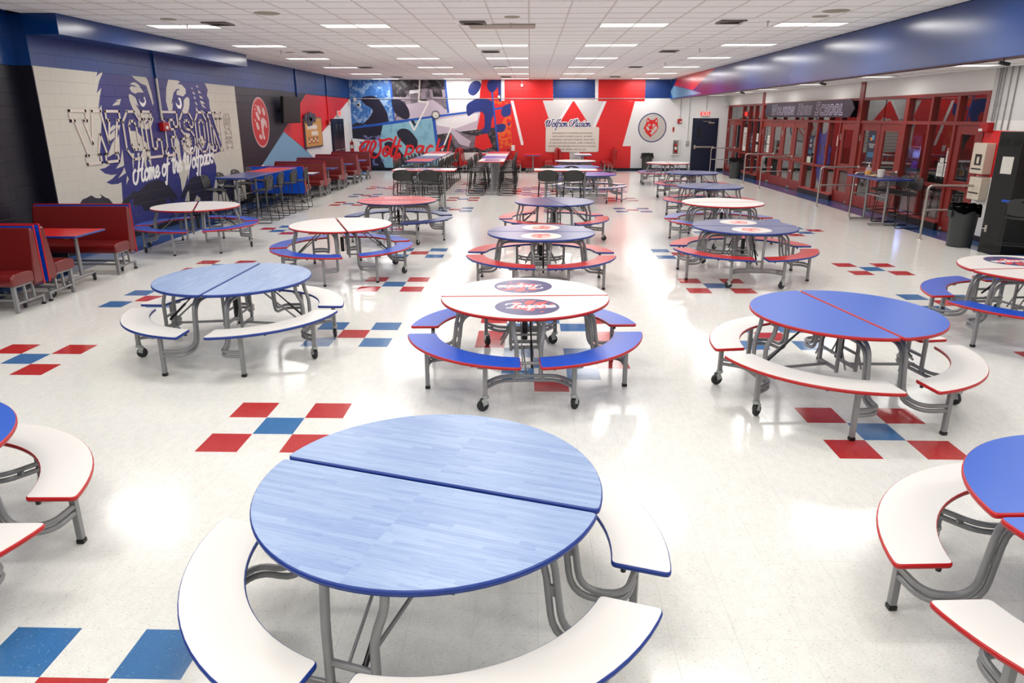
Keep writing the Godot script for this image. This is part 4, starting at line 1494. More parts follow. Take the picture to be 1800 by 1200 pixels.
func caster(root: Node3D, at: Vector3, turn: float) -> void:
	var c := part(root, "caster", "caster", func():
		var b := MB.new()
		b.lathe([Vector2(0, 0.135), Vector2(0.028, 0.135), Vector2(0.03, 0.118), Vector2(0.026, 0.108), Vector2(0, 0.108)], 12)
		for s in [-1, 1]:
			b.box(Vector3(s * 0.022, 0.082, 0.012), Vector3(0.004, 0.06, 0.042), 0.001, Basis(Vector3.RIGHT, 0.35))
		b.tube(PackedVector3Array([Vector3(-0.027, 0.05, 0.022), Vector3(0.027, 0.05, 0.022)]), 0.006, 6)
		return b, mats.zinc, turn)
	c.position = at
	part(c, "wheel", "wheel", func():
		var b := MB.new()
		b.lathe([Vector2(0, -0.013), Vector2(0.026, -0.013), Vector2(0.032, -0.016), Vector2(0.044, -0.015), Vector2(0.0495, -0.009), Vector2(0.0495, 0.009), Vector2(0.044, 0.015), Vector2(0.032, 0.016), Vector2(0.026, 0.013), Vector2(0, 0.013)], 20, Vector3(0, 0.0495, 0.022), Basis(Vector3.BACK, PI / 2.0))
		return b, mats.rubber)


func round_table(label: String, cx: float, cz: float, deg: float, top: String, edge: String, seat: String, seat_edge: String, decal := "") -> void:
	var t := tag(spot("round_bench_table", Vector3(cx, 0, cz), deg_to_rad(deg)), label, "table", "round bench tables")
	for h in [0.0, PI]:
		var lam := part(t, "tabletop", "half_top", func(): return board(half_outline(), 0.712, 0.74, 0.006), mats[top], h)
		part(lam, "edge_band", "half_edge", func(): return moulding(half_outline(), 0.712, 0.74, 0.006), mats[edge])
		if decal:
			part(lam, "print", "disc", func(): return print_disc(0.275), print_material(decal)).position = Vector3(0, 0.7402, 0.385)
		# what carries the half: rail under the top, apron, end frame, uprights, side frames
		part(t, "top_rail", "top_rail", func():
			var b := MB.new()
			for x in [-0.13, 0.13]:
				beam(b, Vector3(x, 0.695, 0.03), Vector3(x, 0.695, 0.70), 0.032, 0.032)
			beam(b, Vector3(-0.52, 0.69, 0.30), Vector3(0.52, 0.69, 0.30), 0.03, 0.042)
			beam(b, Vector3(-0.40, 0.675, 0.05), Vector3(0.40, 0.675, 0.05), 0.012, 0.07)
			return b, mats.frame, h)
		part(t, "end_frame", "end_frame", func():
			var b := MB.new()
			for y in [0.235, 0.195]:
				b.tube(rounded([Vector3(-0.36, y, 0.88), Vector3(-0.24, y, 0.71), Vector3(0.24, y, 0.71), Vector3(0.36, y, 0.88)], 0.09), 0.016, 8)
			for x in [-0.3, -0.12, 0.12, 0.3]:
				b.box(Vector3(x, 0.215, 0.71 if absf(x) < 0.2 else 0.79), Vector3(0.03, 0.02, 0.02), 0.0)
			return b, mats.frame, h)
		for s in [-1.0, 1.0]:
			part(t, "upright", "upright%d" % s, func():
				var b := MB.new()
				b.tube(rounded([Vector3(s * 0.10, 0.22, 0.71), Vector3(s * 0.10, 0.50, 0.71), Vector3(s * 0.125, 0.60, 0.665), Vector3(s * 0.125, 0.69, 0.655)], 0.08), 0.019, 8)
				return b, mats.frame, h)
			part(t, "side_frame", "side_frame%d" % s, func():
				var b := MB.new()
				b.tube(rounded([Vector3(s * 0.10, 0.66, 0.15), Vector3(s * 0.60, 0.66, 0.15), Vector3(s * 0.655, 0.235, 0.15), Vector3(s * 0.86, 0.235, 0.17), Vector3(s * 0.87, 0.235, 0.37)], 0.13), 0.0165, 8)
				b.tube(rounded([Vector3(s * 0.10, 0.62, 0.15), Vector3(s * 0.565, 0.62, 0.15), Vector3(s * 0.615, 0.195, 0.15), Vector3(s * 0.86, 0.195, 0.17), Vector3(s * 0.87, 0.195, 0.37)], 0.13), 0.0165, 8)
				b.box(Vector3(s * 0.35, 0.64, 0.15), Vector3(0.04, 0.02, 0.016), 0.0)
				b.box(Vector3(s * 0.608, 0.43, 0.15), Vector3(0.02, 0.05, 0.016), 0.0)
				b.box(Vector3(s * 0.30, 0.685, 0.15), Vector3(0.05, 0.04, 0.03), 0.0)
				return b, mats.frame, h)
			# legs: the one by the fold ends in a foot, the one at the end in a caster
			var lg := part(t, "leg", "foot_leg%d" % s, func(): return bx(Vector3(s * 0.87, 0.212, 0.37), Vector3(0.036, 0.372, 0.036), 0.004), mats.frame, h)
			part(lg, "foot_cap", "foot_cap%d" % s, func(): return bx(Vector3(s * 0.87, 0.014, 0.37), Vector3(0.043, 0.028, 0.043), 0.005), mats.black)
			part(t, "leg", "wheel_leg%d" % s, func(): return bx(Vector3(s * 0.36, 0.265, 0.88), Vector3(0.036, 0.27, 0.036), 0.004), mats.frame, h)
			caster(t, Vector3(s * 0.36, 0, 0.88).rotated(Vector3.UP, h), rng.randf_range(-2.6, 2.6))
			var se := part(t, "bench", "bench%d" % s, func(): return board(bench_outline(s), 0.404, 0.43, 0.006), mats[seat], h)
			part(se, "edge_band", "bench_edge%d" % s, func(): return moulding(bench_outline(s), 0.404, 0.43, 0.006), mats[seat_edge])
			part(se, "bracket", "bracket%d" % s, func():
				var b := MB.new()
				b.box(Vector3(s * 0.86, 0.391, 0.37), Vector3(0.19, 0.024, 0.05), 0.003, Basis(Vector3.UP, -s * 0.40))
				b.box(Vector3(s * 0.365, 0.391, 0.86), Vector3(0.05, 0.024, 0.19), 0.003, Basis(Vector3.UP, s * 0.40))
				return b, mats.frame)
			part(se, "bumper", "bumper%d" % s, func():
				var b := MB.new()
				for a in [0.16, 0.62, 1.0, 1.38]:
					var rr: float = 0.86 if a < 0.2 else 1.0
					b.lathe([Vector2(0.014, 0.406), Vector2(0.012, 0.382), Vector2(0, 0.38)], 8, Vector3(s * cos(a) * rr, 0, sin(a) * rr))
				return b, mats.black)
		part(t, "rung", "rung", func(): return bar(Vector3(-0.10, 0.345, 0.71), Vector3(0.10, 0.345, 0.71), 0.015), mats.frame, h)
		part(t, "gas_strut", "gas_strut", func():
			var b := MB.new()
			b.tube(PackedVector3Array([Vector3(0.03, 0.30, 0.70), Vector3(0.03, 0.47, 0.52)]), 0.012, 8)
			b.tube(PackedVector3Array([Vector3(0.03, 0.47, 0.52), Vector3(0.03, 0.66, 0.32)]), 0.007, 6)
			return b, mats.strut, h)
		part(t, "link_bar", "link_bar", func():
			var b := MB.new()
			beam(b, Vector3(-0.02, 0.25, 0.70), Vector3(-0.02, 0.28, 0.09), 0.012, 0.025)
			beam(b, Vector3(-0.05, 0.30, 0.66), Vector3(-0.05, 0.62, 0.28), 0.01, 0.018)
			return b, mats.frame, h)
		part(t, "lock_frame", "lock_frame", func():
			var b := MB.new()
			for x in [-0.13, 0.13]:
				beam(b, Vector3(x, 0.25, 0.085), Vector3(x, 0.69, 0.085), 0.026, 0.026)
			beam(b, Vector3(-0.13, 0.28, 0.085), Vector3(0.13, 0.28, 0.085), 0.022, 0.03)
			beam(b, Vector3(-0.13, 0.40, 0.085), Vector3(0.13, 0.40, 0.085), 0.016, 0.022)
			beam(b, Vector3(-0.22, 0.30, 0.075), Vector3(-0.02, 0.66, 0.075), 0.008, 0.02)
			beam(b, Vector3(0.22, 0.30, 0.065), Vector3(0.02, 0.66, 0.065), 0.008, 0.02)
			return b, mats.frame, h)
	part(t, "latch", "latch", func():
		var b := MB.new()
		b.box(Vector3(0.0, 0.44, 0.0), Vector3(0.05, 0.22, 0.05), 0.006)
		for x in [-0.62, 0.62]:
			b.box(Vector3(x, 0.70, 0.0), Vector3(0.05, 0.022, 0.08), 0.004)
		return b, mats.black)


func build_round_tables():
	var red := "edge_red"
	var blue := "edge_blue"
	round_table("light blue wood-grain round table with blue-edged white benches, between two plain blue tables", -0.429, -2.792, -17.4, "wood_blue", blue, "bench_white", blue)
	round_table("plain blue round table with red-edged white benches, on the booth side of the wood-grain table", -3.36, -3.0, 2.0, "blue_top", red, "bench_white", red)
	round_table("plain blue round table with red-edged white benches, storefront side of the wood-grain table", 2.66, -2.615, 3.0, "blue_top", red, "bench_white", red)
	round_table("light blue wood-grain round table with blue-edged white benches, beside the red booths", -2.976, -6.938, 89.5, "wood_blue", blue, "bench_white", blue)
	round_table("white round table with red edge, two Inspire paw prints and blue benches, mid floor", -0.035, -6.227, 3.1, "white_top", red, "bench_blue", red, "inspire")
	round_table("plain blue round table with red-edged white benches, next to the white Inspire table", 2.627, -5.755, -81.3, "blue_top", red, "bench_white", red)
	round_table("white round table with Inspire paw prints and blue benches, before the black cabinet", 5.44, -7.577, 5.8, "white_top", red, "bench_blue", red, "inspire")
	round_table("plain white round table with red edge and blue benches behind the wood-grain table", -2.837, -10.638, -69.2, "white_top", red, "bench_blue", red)
	round_table("plain white round table with red edge and blue benches beside the wolf mural", -6.054, -12.86, -68.9, "white_top", red, "bench_blue", red)
	round_table("red round table with white ring prints and slate blue benches", -2.558, -13.885, 8.0, "red_top", "edge_navy", "slate_bench", "edge_navy", "ring")
	round_table("slate blue round table with wolf prints and red benches, behind the Inspire table", 0.166, -9.99, -0.5, "slate_top", blue, "bench_red", blue, "wolf")
	round_table("plain slate blue round table with red benches, before two dark bar stools", 0.474, -13.793, -73.6, "slate_top", blue, "bench_red", blue)
	round_table("slate blue round table with wolf prints and red benches, storefront row", 3.187, -10.595, -1.6, "slate_top", blue, "bench_red", blue, "wolf")
	round_table("plain white round table with red edge and pale lilac benches in the storefront row", 3.652, -13.67, 3.5, "white_top", red, "bench_lilac", red)
	round_table("plain slate blue round table with red benches behind the white storefront-row table", 4.215, -17.0, 57.8, "slate_top", blue, "bench_red", blue)
	round_table("plain slate blue round table with red benches before the navy exit door", 4.711, -21.244, 62.8, "slate_top", blue, "bench_red", blue)
	round_table("plain white round table with lilac benches near the grey bin at the emblem wall", 4.859, -25.776, 85.7, "white_top", red, "bench_lilac", red)
	round_table("lilac round table with pale benches behind the white bar table", 1.70, -20.63, 4.0, "lilac_top", blue, "bench_white", blue)
	round_table("pale lilac round table with lilac benches in the middle of the far row", 1.504, -23.69, 12.0, "bench_lilac", blue, "lilac_top", blue)
	round_table("white round table with blue edge standing before the mission panel", 1.669, -26.84, 6.0, "white_top", "edge_navy", "bench_red", blue)


# ---------------------------------------------------------------- bar tables and stools
func make_stool() -> Node3D:
	var t := spot("bar_stool")
	part(t, "seat", "stool_seat", func():
		var b := MB.new()
		b.shell(8, 8, func(u, v):
			var x: float = (u - 0.5) * 2.0
			var z: float = (v - 0.5) * 2.0
			var k := 1.0 - 0.10 * absf(x * x * z * z)
			return Vector3(x * 0.225 * k, 0.705 + 0.014 * x * x - 0.02 * maxf(0.0, -z - 0.4) * 1.6 + 0.012 * maxf(0.0, z), z * 0.21 * k), 0.014)
		return b, mats.stool)
	part(t, "backrest", "stool_back", func():
		var b := MB.new()
		b.shell(12, 8, func(u, v):
			var x: float = (u - 0.5) * 2.0
			var top := 1.045 - 0.05 * x * x - 0.05 * pow(absf(x), 6.0)
			var low := 0.765 + 0.03 * x * x + 0.04 * pow(absf(x), 6.0)
			var y := lerpf(low, top, v)
			return Vector3(x * 0.25, y, 0.205 + (y - 0.75) * 0.16 - 0.035 * x * x), 0.014, {Vector2i(5, 6): 1, Vector2i(6, 6): 1})
		return b, mats.stool)
	for s in [-1.0, 1.0]:
		part(t, "sled_frame", "stool_side%d" % s, func():
			var b := MB.new()
			b.tube(rounded([Vector3(s * 0.235, 0.95, 0.215), Vector3(s * 0.225, 0.70, 0.20), Vector3(s * 0.255, 0.009, 0.275), Vector3(s * 0.255, 0.009, -0.26), Vector3(s * 0.205, 0.692, -0.19), Vector3(s * 0.205, 0.692, 0.17)], 0.05), 0.0085, 6)
			return b, mats.black)
	part(t, "foot_rail", "stool_foot", func():
		var b := MB.new()
		b.tube(PackedVector3Array([Vector3(-0.236, 0.27, -0.234), Vector3(0.236, 0.27, -0.234)]), 0.011, 6)
		b.tube(PackedVector3Array([Vector3(-0.242, 0.30, 0.244), Vector3(0.242, 0.30, 0.244)]), 0.0075, 6)
		b.tube(PackedVector3Array([Vector3(-0.243, 0.30, 0.243), Vector3(-0.234, 0.27, -0.233)]), 0.0075, 6)
		b.tube(PackedVector3Array([Vector3(0.243, 0.30, 0.243), Vector3(0.234, 0.27, -0.233)]), 0.0075, 6)
		return b, mats.black)
	return t


# a bar-height table; LONG lies along x before TURN
func bar_table(label: String, at: Vector3, turn: float, long: float, wide: float, top: Material, edge: Material, group: String) -> Node3D:
	var t := tag(spot("bar_table", at, turn), label, "table", group)
	var key := "bar%.2f%.2f" % [long, wide]
	var outline_ := rect_poly(-long / 2.0, -wide / 2.0, long / 2.0, wide / 2.0, 0.03)
	var lam := part(t, "tabletop", key, func(): return board(outline_, 0.983, 1.012, 0.006), top)
	part(lam, "edge_band", key + "e", func(): return moulding(outline_, 0.983, 1.012, 0.006), edge)
	for s in [-1.0, 1.0]:
		var x: float = s * (long / 2.0 - 0.30)
		part(t, "post", "%sp%d" % [key, s], func():
			var b := MB.new()
			b.tube(PackedVector3Array([Vector3(x, 0.05, 0), Vector3(x, 0.975, 0)]), 0.026, 12)
			beam(b, Vector3(x, 0.968, -wide / 2.0 + 0.08), Vector3(x, 0.968, wide / 2.0 - 0.08), 0.05, 0.026)
			return b, mats.frame)
		part(t, "foot", "%sf%d" % [key, s], func():
			var b := MB.new()
			beam(b, Vector3(x, 0.04, -wide / 2.0 + 0.06), Vector3(x, 0.04, wide / 2.0 - 0.06), 0.05, 0.035, 0.008)
			for e in [-1, 1]:
				b.lathe([Vector2(0, 0.024), Vector2(0.014, 0.024), Vector2(0.018, 0.0), Vector2(0, 0.0)], 8, Vector3(x, 0, e * (wide / 2.0 - 0.1)))
			return b, mats.frame)
	part(t, "cross_bar", key + "c", func(): return bar(Vector3(-long / 2.0 + 0.3, 0.60, 0), Vector3(long / 2.0 - 0.3, 0.60, 0), 0.014), mats.frame)
	return t


func build_bar_tables():
	var st := make_stool()
	var first := [true]
	var put := func(x: float, z: float, turn: float, label: String, group: String):
		var o: Node3D = st
		if first[0]:
			st.position = Vector3(x, 0, z)
			st.rotation.y = turn
			first[0] = false
		else:
			o = copy(st, Vector3(x, 0, z), turn)
		tag(o, label, "stool", group)
	var q := PI / 2.0
	# along the mural wall: a slate table and a red one end to end
	bar_table("bar-height table with slate blue top beside the wolf mural", Vector3(-6.50, 0, -16.46), q, 1.70, 0.74, mats.slate_top, mats.edge_blue, "bar-height tables")
	bar_table("bar-height table with red top and blue edge by the mural wall booths", Vector3(-6.50, 0, -18.19), q, 1.70, 0.74, mats.red_top, mats.edge_blue, "bar-height tables")
	for z in [-16.06, -16.86, -17.79, -18.59]:
		put.call(-6.02 + rng.randf_range(-.03, .03), z, q + rng.randf_range(-.1, .1), "dark grey bar stool, aisle side of the slate and red bar tables", "stools on the aisle side of the mural wall tables")
	for z in [-16.06, -16.86, -17.79, -18.59]:
		put.call(-7.05 + rng.randf_range(-.03, .03), z, -q + rng.randf_range(-.1, .1), "dark grey bar stool between the mural wall and the slate and red bar tables", "stools on the wall side of the mural wall tables")
	# two long rows in the middle of the room
	var pm := purple_print()
	var rows := [[-3.35, ["red_top", "slate_top", "white_top", "red_top"], "booth row"], [-1.15, ["", "lilac_top", "white_top", "red_top"], "mission panel row"]]
	var names := {"red_top": "red", "slate_top": "slate blue", "white_top": "white", "lilac_top": "lilac", "": "white and purple printed"}
	for r in rows:
		for k in 4:
			var top: String = r[1][k]
			var lab: String = "bar-height table with %s top, %s in the long %s row" % [names[top], ["front end", "second place", "third place", "back end"][k], "lettered mural" if r[2] == "booth row" else "middle"]
			bar_table(lab, Vector3(r[0], 0, -22.42 - k * 1.60), q, 1.56, 0.78, pm if top == "" else mats[top], mats.edge_red if top == "" else mats.edge_blue, "bar-height tables")
		for k in 8:
			var z := -22.42 - (k / 2) * 1.60 + (0.37 if k % 2 == 0 else -0.37)
			put.call(r[0] - 0.50 + rng.randf_range(-.03, .03), z, -q + rng.randf_range(-.07, .07), "dark grey bar stool, mural wall side of the long %s table row" % ("lettered mural" if r[2] == "booth row" else "middle"), "stools on the mural wall side of the %s" % r[2])
			put.call(r[0] + 0.44 + rng.randf_range(-.03, .03), z, q + rng.randf_range(-.07, .07), "dark grey bar stool, storefront side of the long %s table row" % ("lettered mural" if r[2] == "booth row" else "middle"), "stools on the storefront side of the %s" % r[2])
	# two short ones across the room
	bar_table("white printed bar-height table with red edge behind the red round table", Vector3(-2.66, 0, -18.40), 0.0, 1.58, 0.80, pm, mats.edge_red, "bar-height tables")
	bar_table("plain white bar-height table with red edge behind the slate round table", Vector3(0.90, 0, -18.38), 0.0, 1.58, 0.80, mats.white_top, mats.edge_red, "bar-height tables")
	for x in [-3.12, -2.48]:
		put.call(x, -17.96, 0.0, "dark grey bar stool with its back to the red round table", "stools before the printed bar table")
		put.call(x - 0.1, -18.98, PI, "dark grey bar stool behind the white printed bar table", "stools behind the printed bar table")
	for x in [0.45, 1.08]:
		put.call(x, -17.96, 0.0, "dark grey bar stool with its back to the plain slate round table", "stools before the plain white bar table")
		put.call(x + 0.02, -18.98, PI, "dark grey bar stool behind the plain white bar table", "stools behind the plain white bar table")
	# by the storefront doors
	bar_table("bar-height table with deep blue top beside the storefront doors", Vector3(7.74, 0, -16.25), q, 1.54, 0.78, mats.navy_top if mats.has("navy_top") else mats.edge_navy, mats.edge_blue, "bar-height tables")
	for z in [-15.60, -16.14, -16.68]:
		put.call(8.045, z, q + rng.randf_range(-.03, .03), "dark grey bar stool between the deep blue bar table and the storefront", "stools by the storefront")
	put.call(7.93, -11.70, -0.55, "dark grey bar stool standing by the black cabinet", "")


func purple_print() -> StandardMaterial3D:
	var sh := Sheet.new(-0.8, -0.4, 0.8, 0.4, 320.0, Color(0.88, 0.86, 0.85))
	sh.rect(-0.5, -0.22, 0.5, 0.22, Color(0.44, 0.24, 0.52))
	for k in 9:
		var x := -0.46 + k * 0.11
		sh.rect(x, -0.30 + 0.05 * (k % 3), x + 0.07, 0.26 - 0.06 * ((k * 7) % 4), [Color(0.72, 0.24, 0.34), Color(0.34, 0.22, 0.55), Color(0.82, 0.62, 0.64)][k % 3])
	var m := std(Color.WHITE, 0.3)
	m.albedo_texture = sh.texture()
	m.uv1_scale = Vector3(1.0 / 1.6, 1.0 / 0.8, 1)
	m.uv1_offset = Vector3(0.5, 0.5, 0)
	return m


# ---------------------------------------------------------------- booths
# a booth bench L long along x that faces +z; its rear board stands at z = -0.31
func booth_bench(label: String, at: Vector3, turn: float, group: String, vinyl: Material, back: Material, edge: Material, l := 1.5) -> Node3D:
	var t := tag(spot("booth_bench", at, turn), label, "bench", group)
	part(t, "seat_cushion", "booth_seat", func():
		var b := MB.new()
		cushion(b, [Vector2(-0.14, 0.34), Vector2(-0.14, 0.455), Vector2(-0.10, 0.475), Vector2(0.06, 0.485), Vector2(0.20, 0.475), Vector2(0.25, 0.455), Vector2(0.262, 0.42), Vector2(0.255, 0.345), Vector2(0.24, 0.335), Vector2(-0.12, 0.335)], l)
		return b, vinyl)
	part(t, "back_cushion", "booth_back", func():
		var b := MB.new()
		cushion(b, [Vector2(-0.285, 0.27), Vector2(-0.285, 0.955), Vector2(-0.275, 0.97), Vector2(-0.245, 0.975), Vector2(-0.228, 0.96), Vector2(-0.19, 0.70), Vector2(-0.145, 0.42), Vector2(-0.13, 0.30), Vector2(-0.14, 0.272)], l)
		return b, vinyl)
	var bd := part(t, "back_board", "booth_board", func(): return bx(Vector3(0, 0.63, -0.298), Vector3(l - 0.02, 0.72, 0.02), 0.002), back)
	part(bd, "edge_band", "booth_band", func():
		var b := MB.new()
		for s in [-1, 1]:
			b.box(Vector3(s * (l / 2.0 - 0.004), 0.63, -0.298), Vector3(0.014, 0.74, 0.026), 0.005)
		b.box(Vector3(0, 0.998, -0.298), Vector3(l - 0.01, 0.014, 0.026), 0.005)
		return b, edge)
	for s in [-1.0, 1.0]:
		part(t, "leg_frame", "booth_leg%d" % s, func():
			var b := MB.new()
			var x: float = s * (l / 2.0 - 0.05)
			b.box(Vector3(x, 0.17, 0.20), Vector3(0.045, 0.34, 0.045), 0.004)
			for z in [0.02, -0.13]:
				b.box(Vector3(x, 0.22, z), Vector3(0.028, 0.22, 0.028), 0.003)
			beam(b, Vector3(x, 0.115, 0.20), Vector3(x, 0.115, -0.30), 0.028, 0.028)
			b.box(Vector3(x, 0.075, -0.28), Vector3(0.034, 0.10, 0.034), 0.004)
			b.box(Vector3(x, 0.32, 0.02), Vector3(0.03, 0.025, 0.4), 0.003)
			return b, mats.frame)
		part(t, "foot_cap", "booth_cap%d" % s, func():
			var b := MB.new()
			b.box(Vector3(s * (l / 2.0 - 0.05), 0.0125, -0.28), Vector3(0.044, 0.025, 0.044), 0.006)
			return b, mats.black)
		caster(t, Vector3(s * (l / 2.0 - 0.16), 0, -0.10), 0.4 * s)
	part(t, "cross_rail", "booth_cross", func():
		var b := MB.new()
		for z in [0.15, -0.13]:
			beam(b, Vector3(-l / 2.0 + 0.05, 0.15, z), Vector3(l / 2.0 - 0.05, 0.15, z), 0.025, 0.03)
		return b, mats.frame)
	return t


# a soft section (z, y) drawn along x with rounded ends
func cushion(b: MB, sec: Array, l: float) -> void:
	var m := sec.size()
	var mid := Vector2.ZERO
	for p in sec:
		mid += p / m
	var rings := []
	for e in [[-1.0, 0.90], [-0.985, 0.97], [-0.965, 1.0], [0.965, 1.0], [0.985, 0.97], [1.0, 0.90]]:
		var ring := []
		for i in m:
			var p: Vector2 = mid + (sec[i] - mid) * e[1]
			var d: Vector2 = sec[(i + 1) % m] - sec[(i - 1 + m) % m]
			var o := Vector2(d.y, -d.x).normalized()
			if o.dot(sec[i] - mid) < 0.0:
				o = -o
			var tip: float = 0.0 if absf(e[0]) < 0.97 else signf(e[0]) * (0.5 if absf(e[0]) < 0.99 else 1.0)
			ring.append(b.vert(Vector3(e[0] * l / 2.0, p.y, p.x), Vector3(tip, o.y, o.x).normalized()))
		rings.append(ring)
	for k in rings.size() - 1:
		for i in m:
			var a: int = rings[k][i]
			var c: int = rings[k][(i + 1) % m]
			var d: int = rings[k + 1][(i + 1) % m]
			var e: int = rings[k + 1][i]
			b.tri(a, c, d); b.tri(a, d, e)
	for k in [0, rings.size() - 1]:
		var nn := Vector3.LEFT if k == 0 else Vector3.RIGHT
		var c := b.vert(Vector3(l / 2.0 * nn.x, mid.y, mid.x), nn)
		for i in m:
			var p := b.vert(b.v[rings[k][i]], nn)
			var q := b.vert(b.v[rings[k][(i + 1) % m]], nn)
			b.tri(c, p, q)


# a booth table: top 1.2 along x, one T leg near the aisle end and a bracket at the wall end
func booth_table(label: String, at: Vector3, turn: float, top: Material, edge: Material) -> void:
	var t := tag(spot("booth_table", at, turn), label, "table", "booth tables")
	var outline_ := rect_poly(-0.72, -0.36, 0.72, 0.36, 0.02)
	var lam := part(t, "tabletop", "booth_top", func(): return board(outline_, 0.712, 0.74, 0.006), top)
	part(lam, "edge_band", "booth_top_edge", func(): return moulding(outline_, 0.712, 0.74, 0.006), edge)
	for s in [-1.0, 1.0]:
		part(t, "post", "booth_post%d" % s, func():
			var b := MB.new()
			b.tube(PackedVector3Array([Vector3(s * 0.48, 0.11, 0), Vector3(s * 0.48, 0.70, 0)]), 0.026, 12)
			b.box(Vector3(s * 0.48, 0.695, 0), Vector3(0.06, 0.03, 0.42), 0.004)
			return b, mats.frame)
		part(t, "foot", "booth_foot%d" % s, func(): return bar(Vector3(s * 0.48, 0.11, -0.31), Vector3(s * 0.48, 0.11, 0.31), 0.024, 10), mats.frame)
		caster(t, Vector3(s * 0.48, -0.0, -0.27), 0.8)
		caster(t, Vector3(s * 0.48, -0.0, 0.27), -0.5)


func build_booths():
	var x := -6.91
	var v: Material = mats.vinyl
	var g := "booth benches along the mural wall"
	booth_bench("dark red booth bench with blue back board, facing the red booth table by the recess", Vector3(x, 0, -10.60), 0.0, g, v, mats.bench_blue, mats.edge_red)
	booth_bench("dark red booth bench with blue back board, back to back before the red booth table", Vector3(x, 0, -9.08), PI, g, v, mats.bench_blue, mats.edge_red)
	booth_bench("dark red booth bench in front of the back-to-back pair by the recess", Vector3(x, 0, -8.38), 0.0, g, v, mats.bench_blue, mats.edge_red)
	booth_table("booth table with bright red top and blue edge", Vector3(-6.86, 0, -9.78), 0.0, mats.bright_top if mats.has("bright_top") else mats.bench_red, mats.edge_blue)
	var tops := [mats.white_top, mats.slate_top, mats.slate_top, mats.lilac_top]
	var words := ["white booth table in the far booth row, next to the red bar table", "slate booth table second along the far mural wall booth row", "slate booth table third along the far mural wall booth row", "lilac booth table last in the far mural wall booth row"]
	var z := -19.98
	booth_bench("dark red booth bench showing its bright blue back board to the red bar table", Vector3(x, 0, z), PI, g, v, mats.bench_blue, mats.edge_red)
	for k in 4:
		booth_table(words[k], Vector3(-6.86, 0, -20.72 - k * 2.12), 0.0, tops[k], mats.edge_blue)
		booth_bench("%s dark red far-row booth bench turned away from the clock wall" % ["first", "second", "third", "fourth"][k], Vector3(x, 0, -21.44 - k * 2.12), 0.0, g, v, mats.edge_navy, mats.edge_red)
		if k < 3:
			booth_bench("%s dark red far-row booth bench turned towards the clock wall" % ["first", "second", "third"][k], Vector3(x, 0, -22.08 - k * 2.12), PI, g, v, mats.edge_navy, mats.edge_red)
	# against the far wall
	var gw := "booth benches against the red wall"
	var q := PI / 2.0
	var zz := -31.55
	var rv: Material = mats.bright_vinyl
	booth_bench("red booth bench at the end nearest the wolf emblem", Vector3(3.35, 0, zz), -q, gw, rv, mats.bench_red, mats.edge_red, 1.5)
	for k in 3:
		var px: float = 1.20 - k * 2.12
		booth_bench("red booth bench of the %s back-to-back pair, turned to the emblem" % ["mission panel", "red wall", "photo mural"][k], Vector3(px + 0.33, 0, zz), q, gw, rv, mats.bench_red, mats.edge_red, 1.5)
		booth_bench("red booth bench of the %s back-to-back pair, turned to the mural wall" % ["mission panel", "red wall", "photo mural"][k], Vector3(px - 0.33, 0, zz), -q, gw, rv, mats.bench_red, mats.edge_red, 1.5)
	booth_table("white and red booth table under the mission panel", Vector3(2.27, 0, zz), q, mats.white_top, mats.edge_blue)
	booth_table("red booth table against the red wall", Vector3(0.14, 0, zz), q, mats.bench_red, mats.edge_blue)
	booth_table("red booth table below the orange mural patch", Vector3(-1.98, 0, zz), q, mats.bench_red, mats.edge_blue)


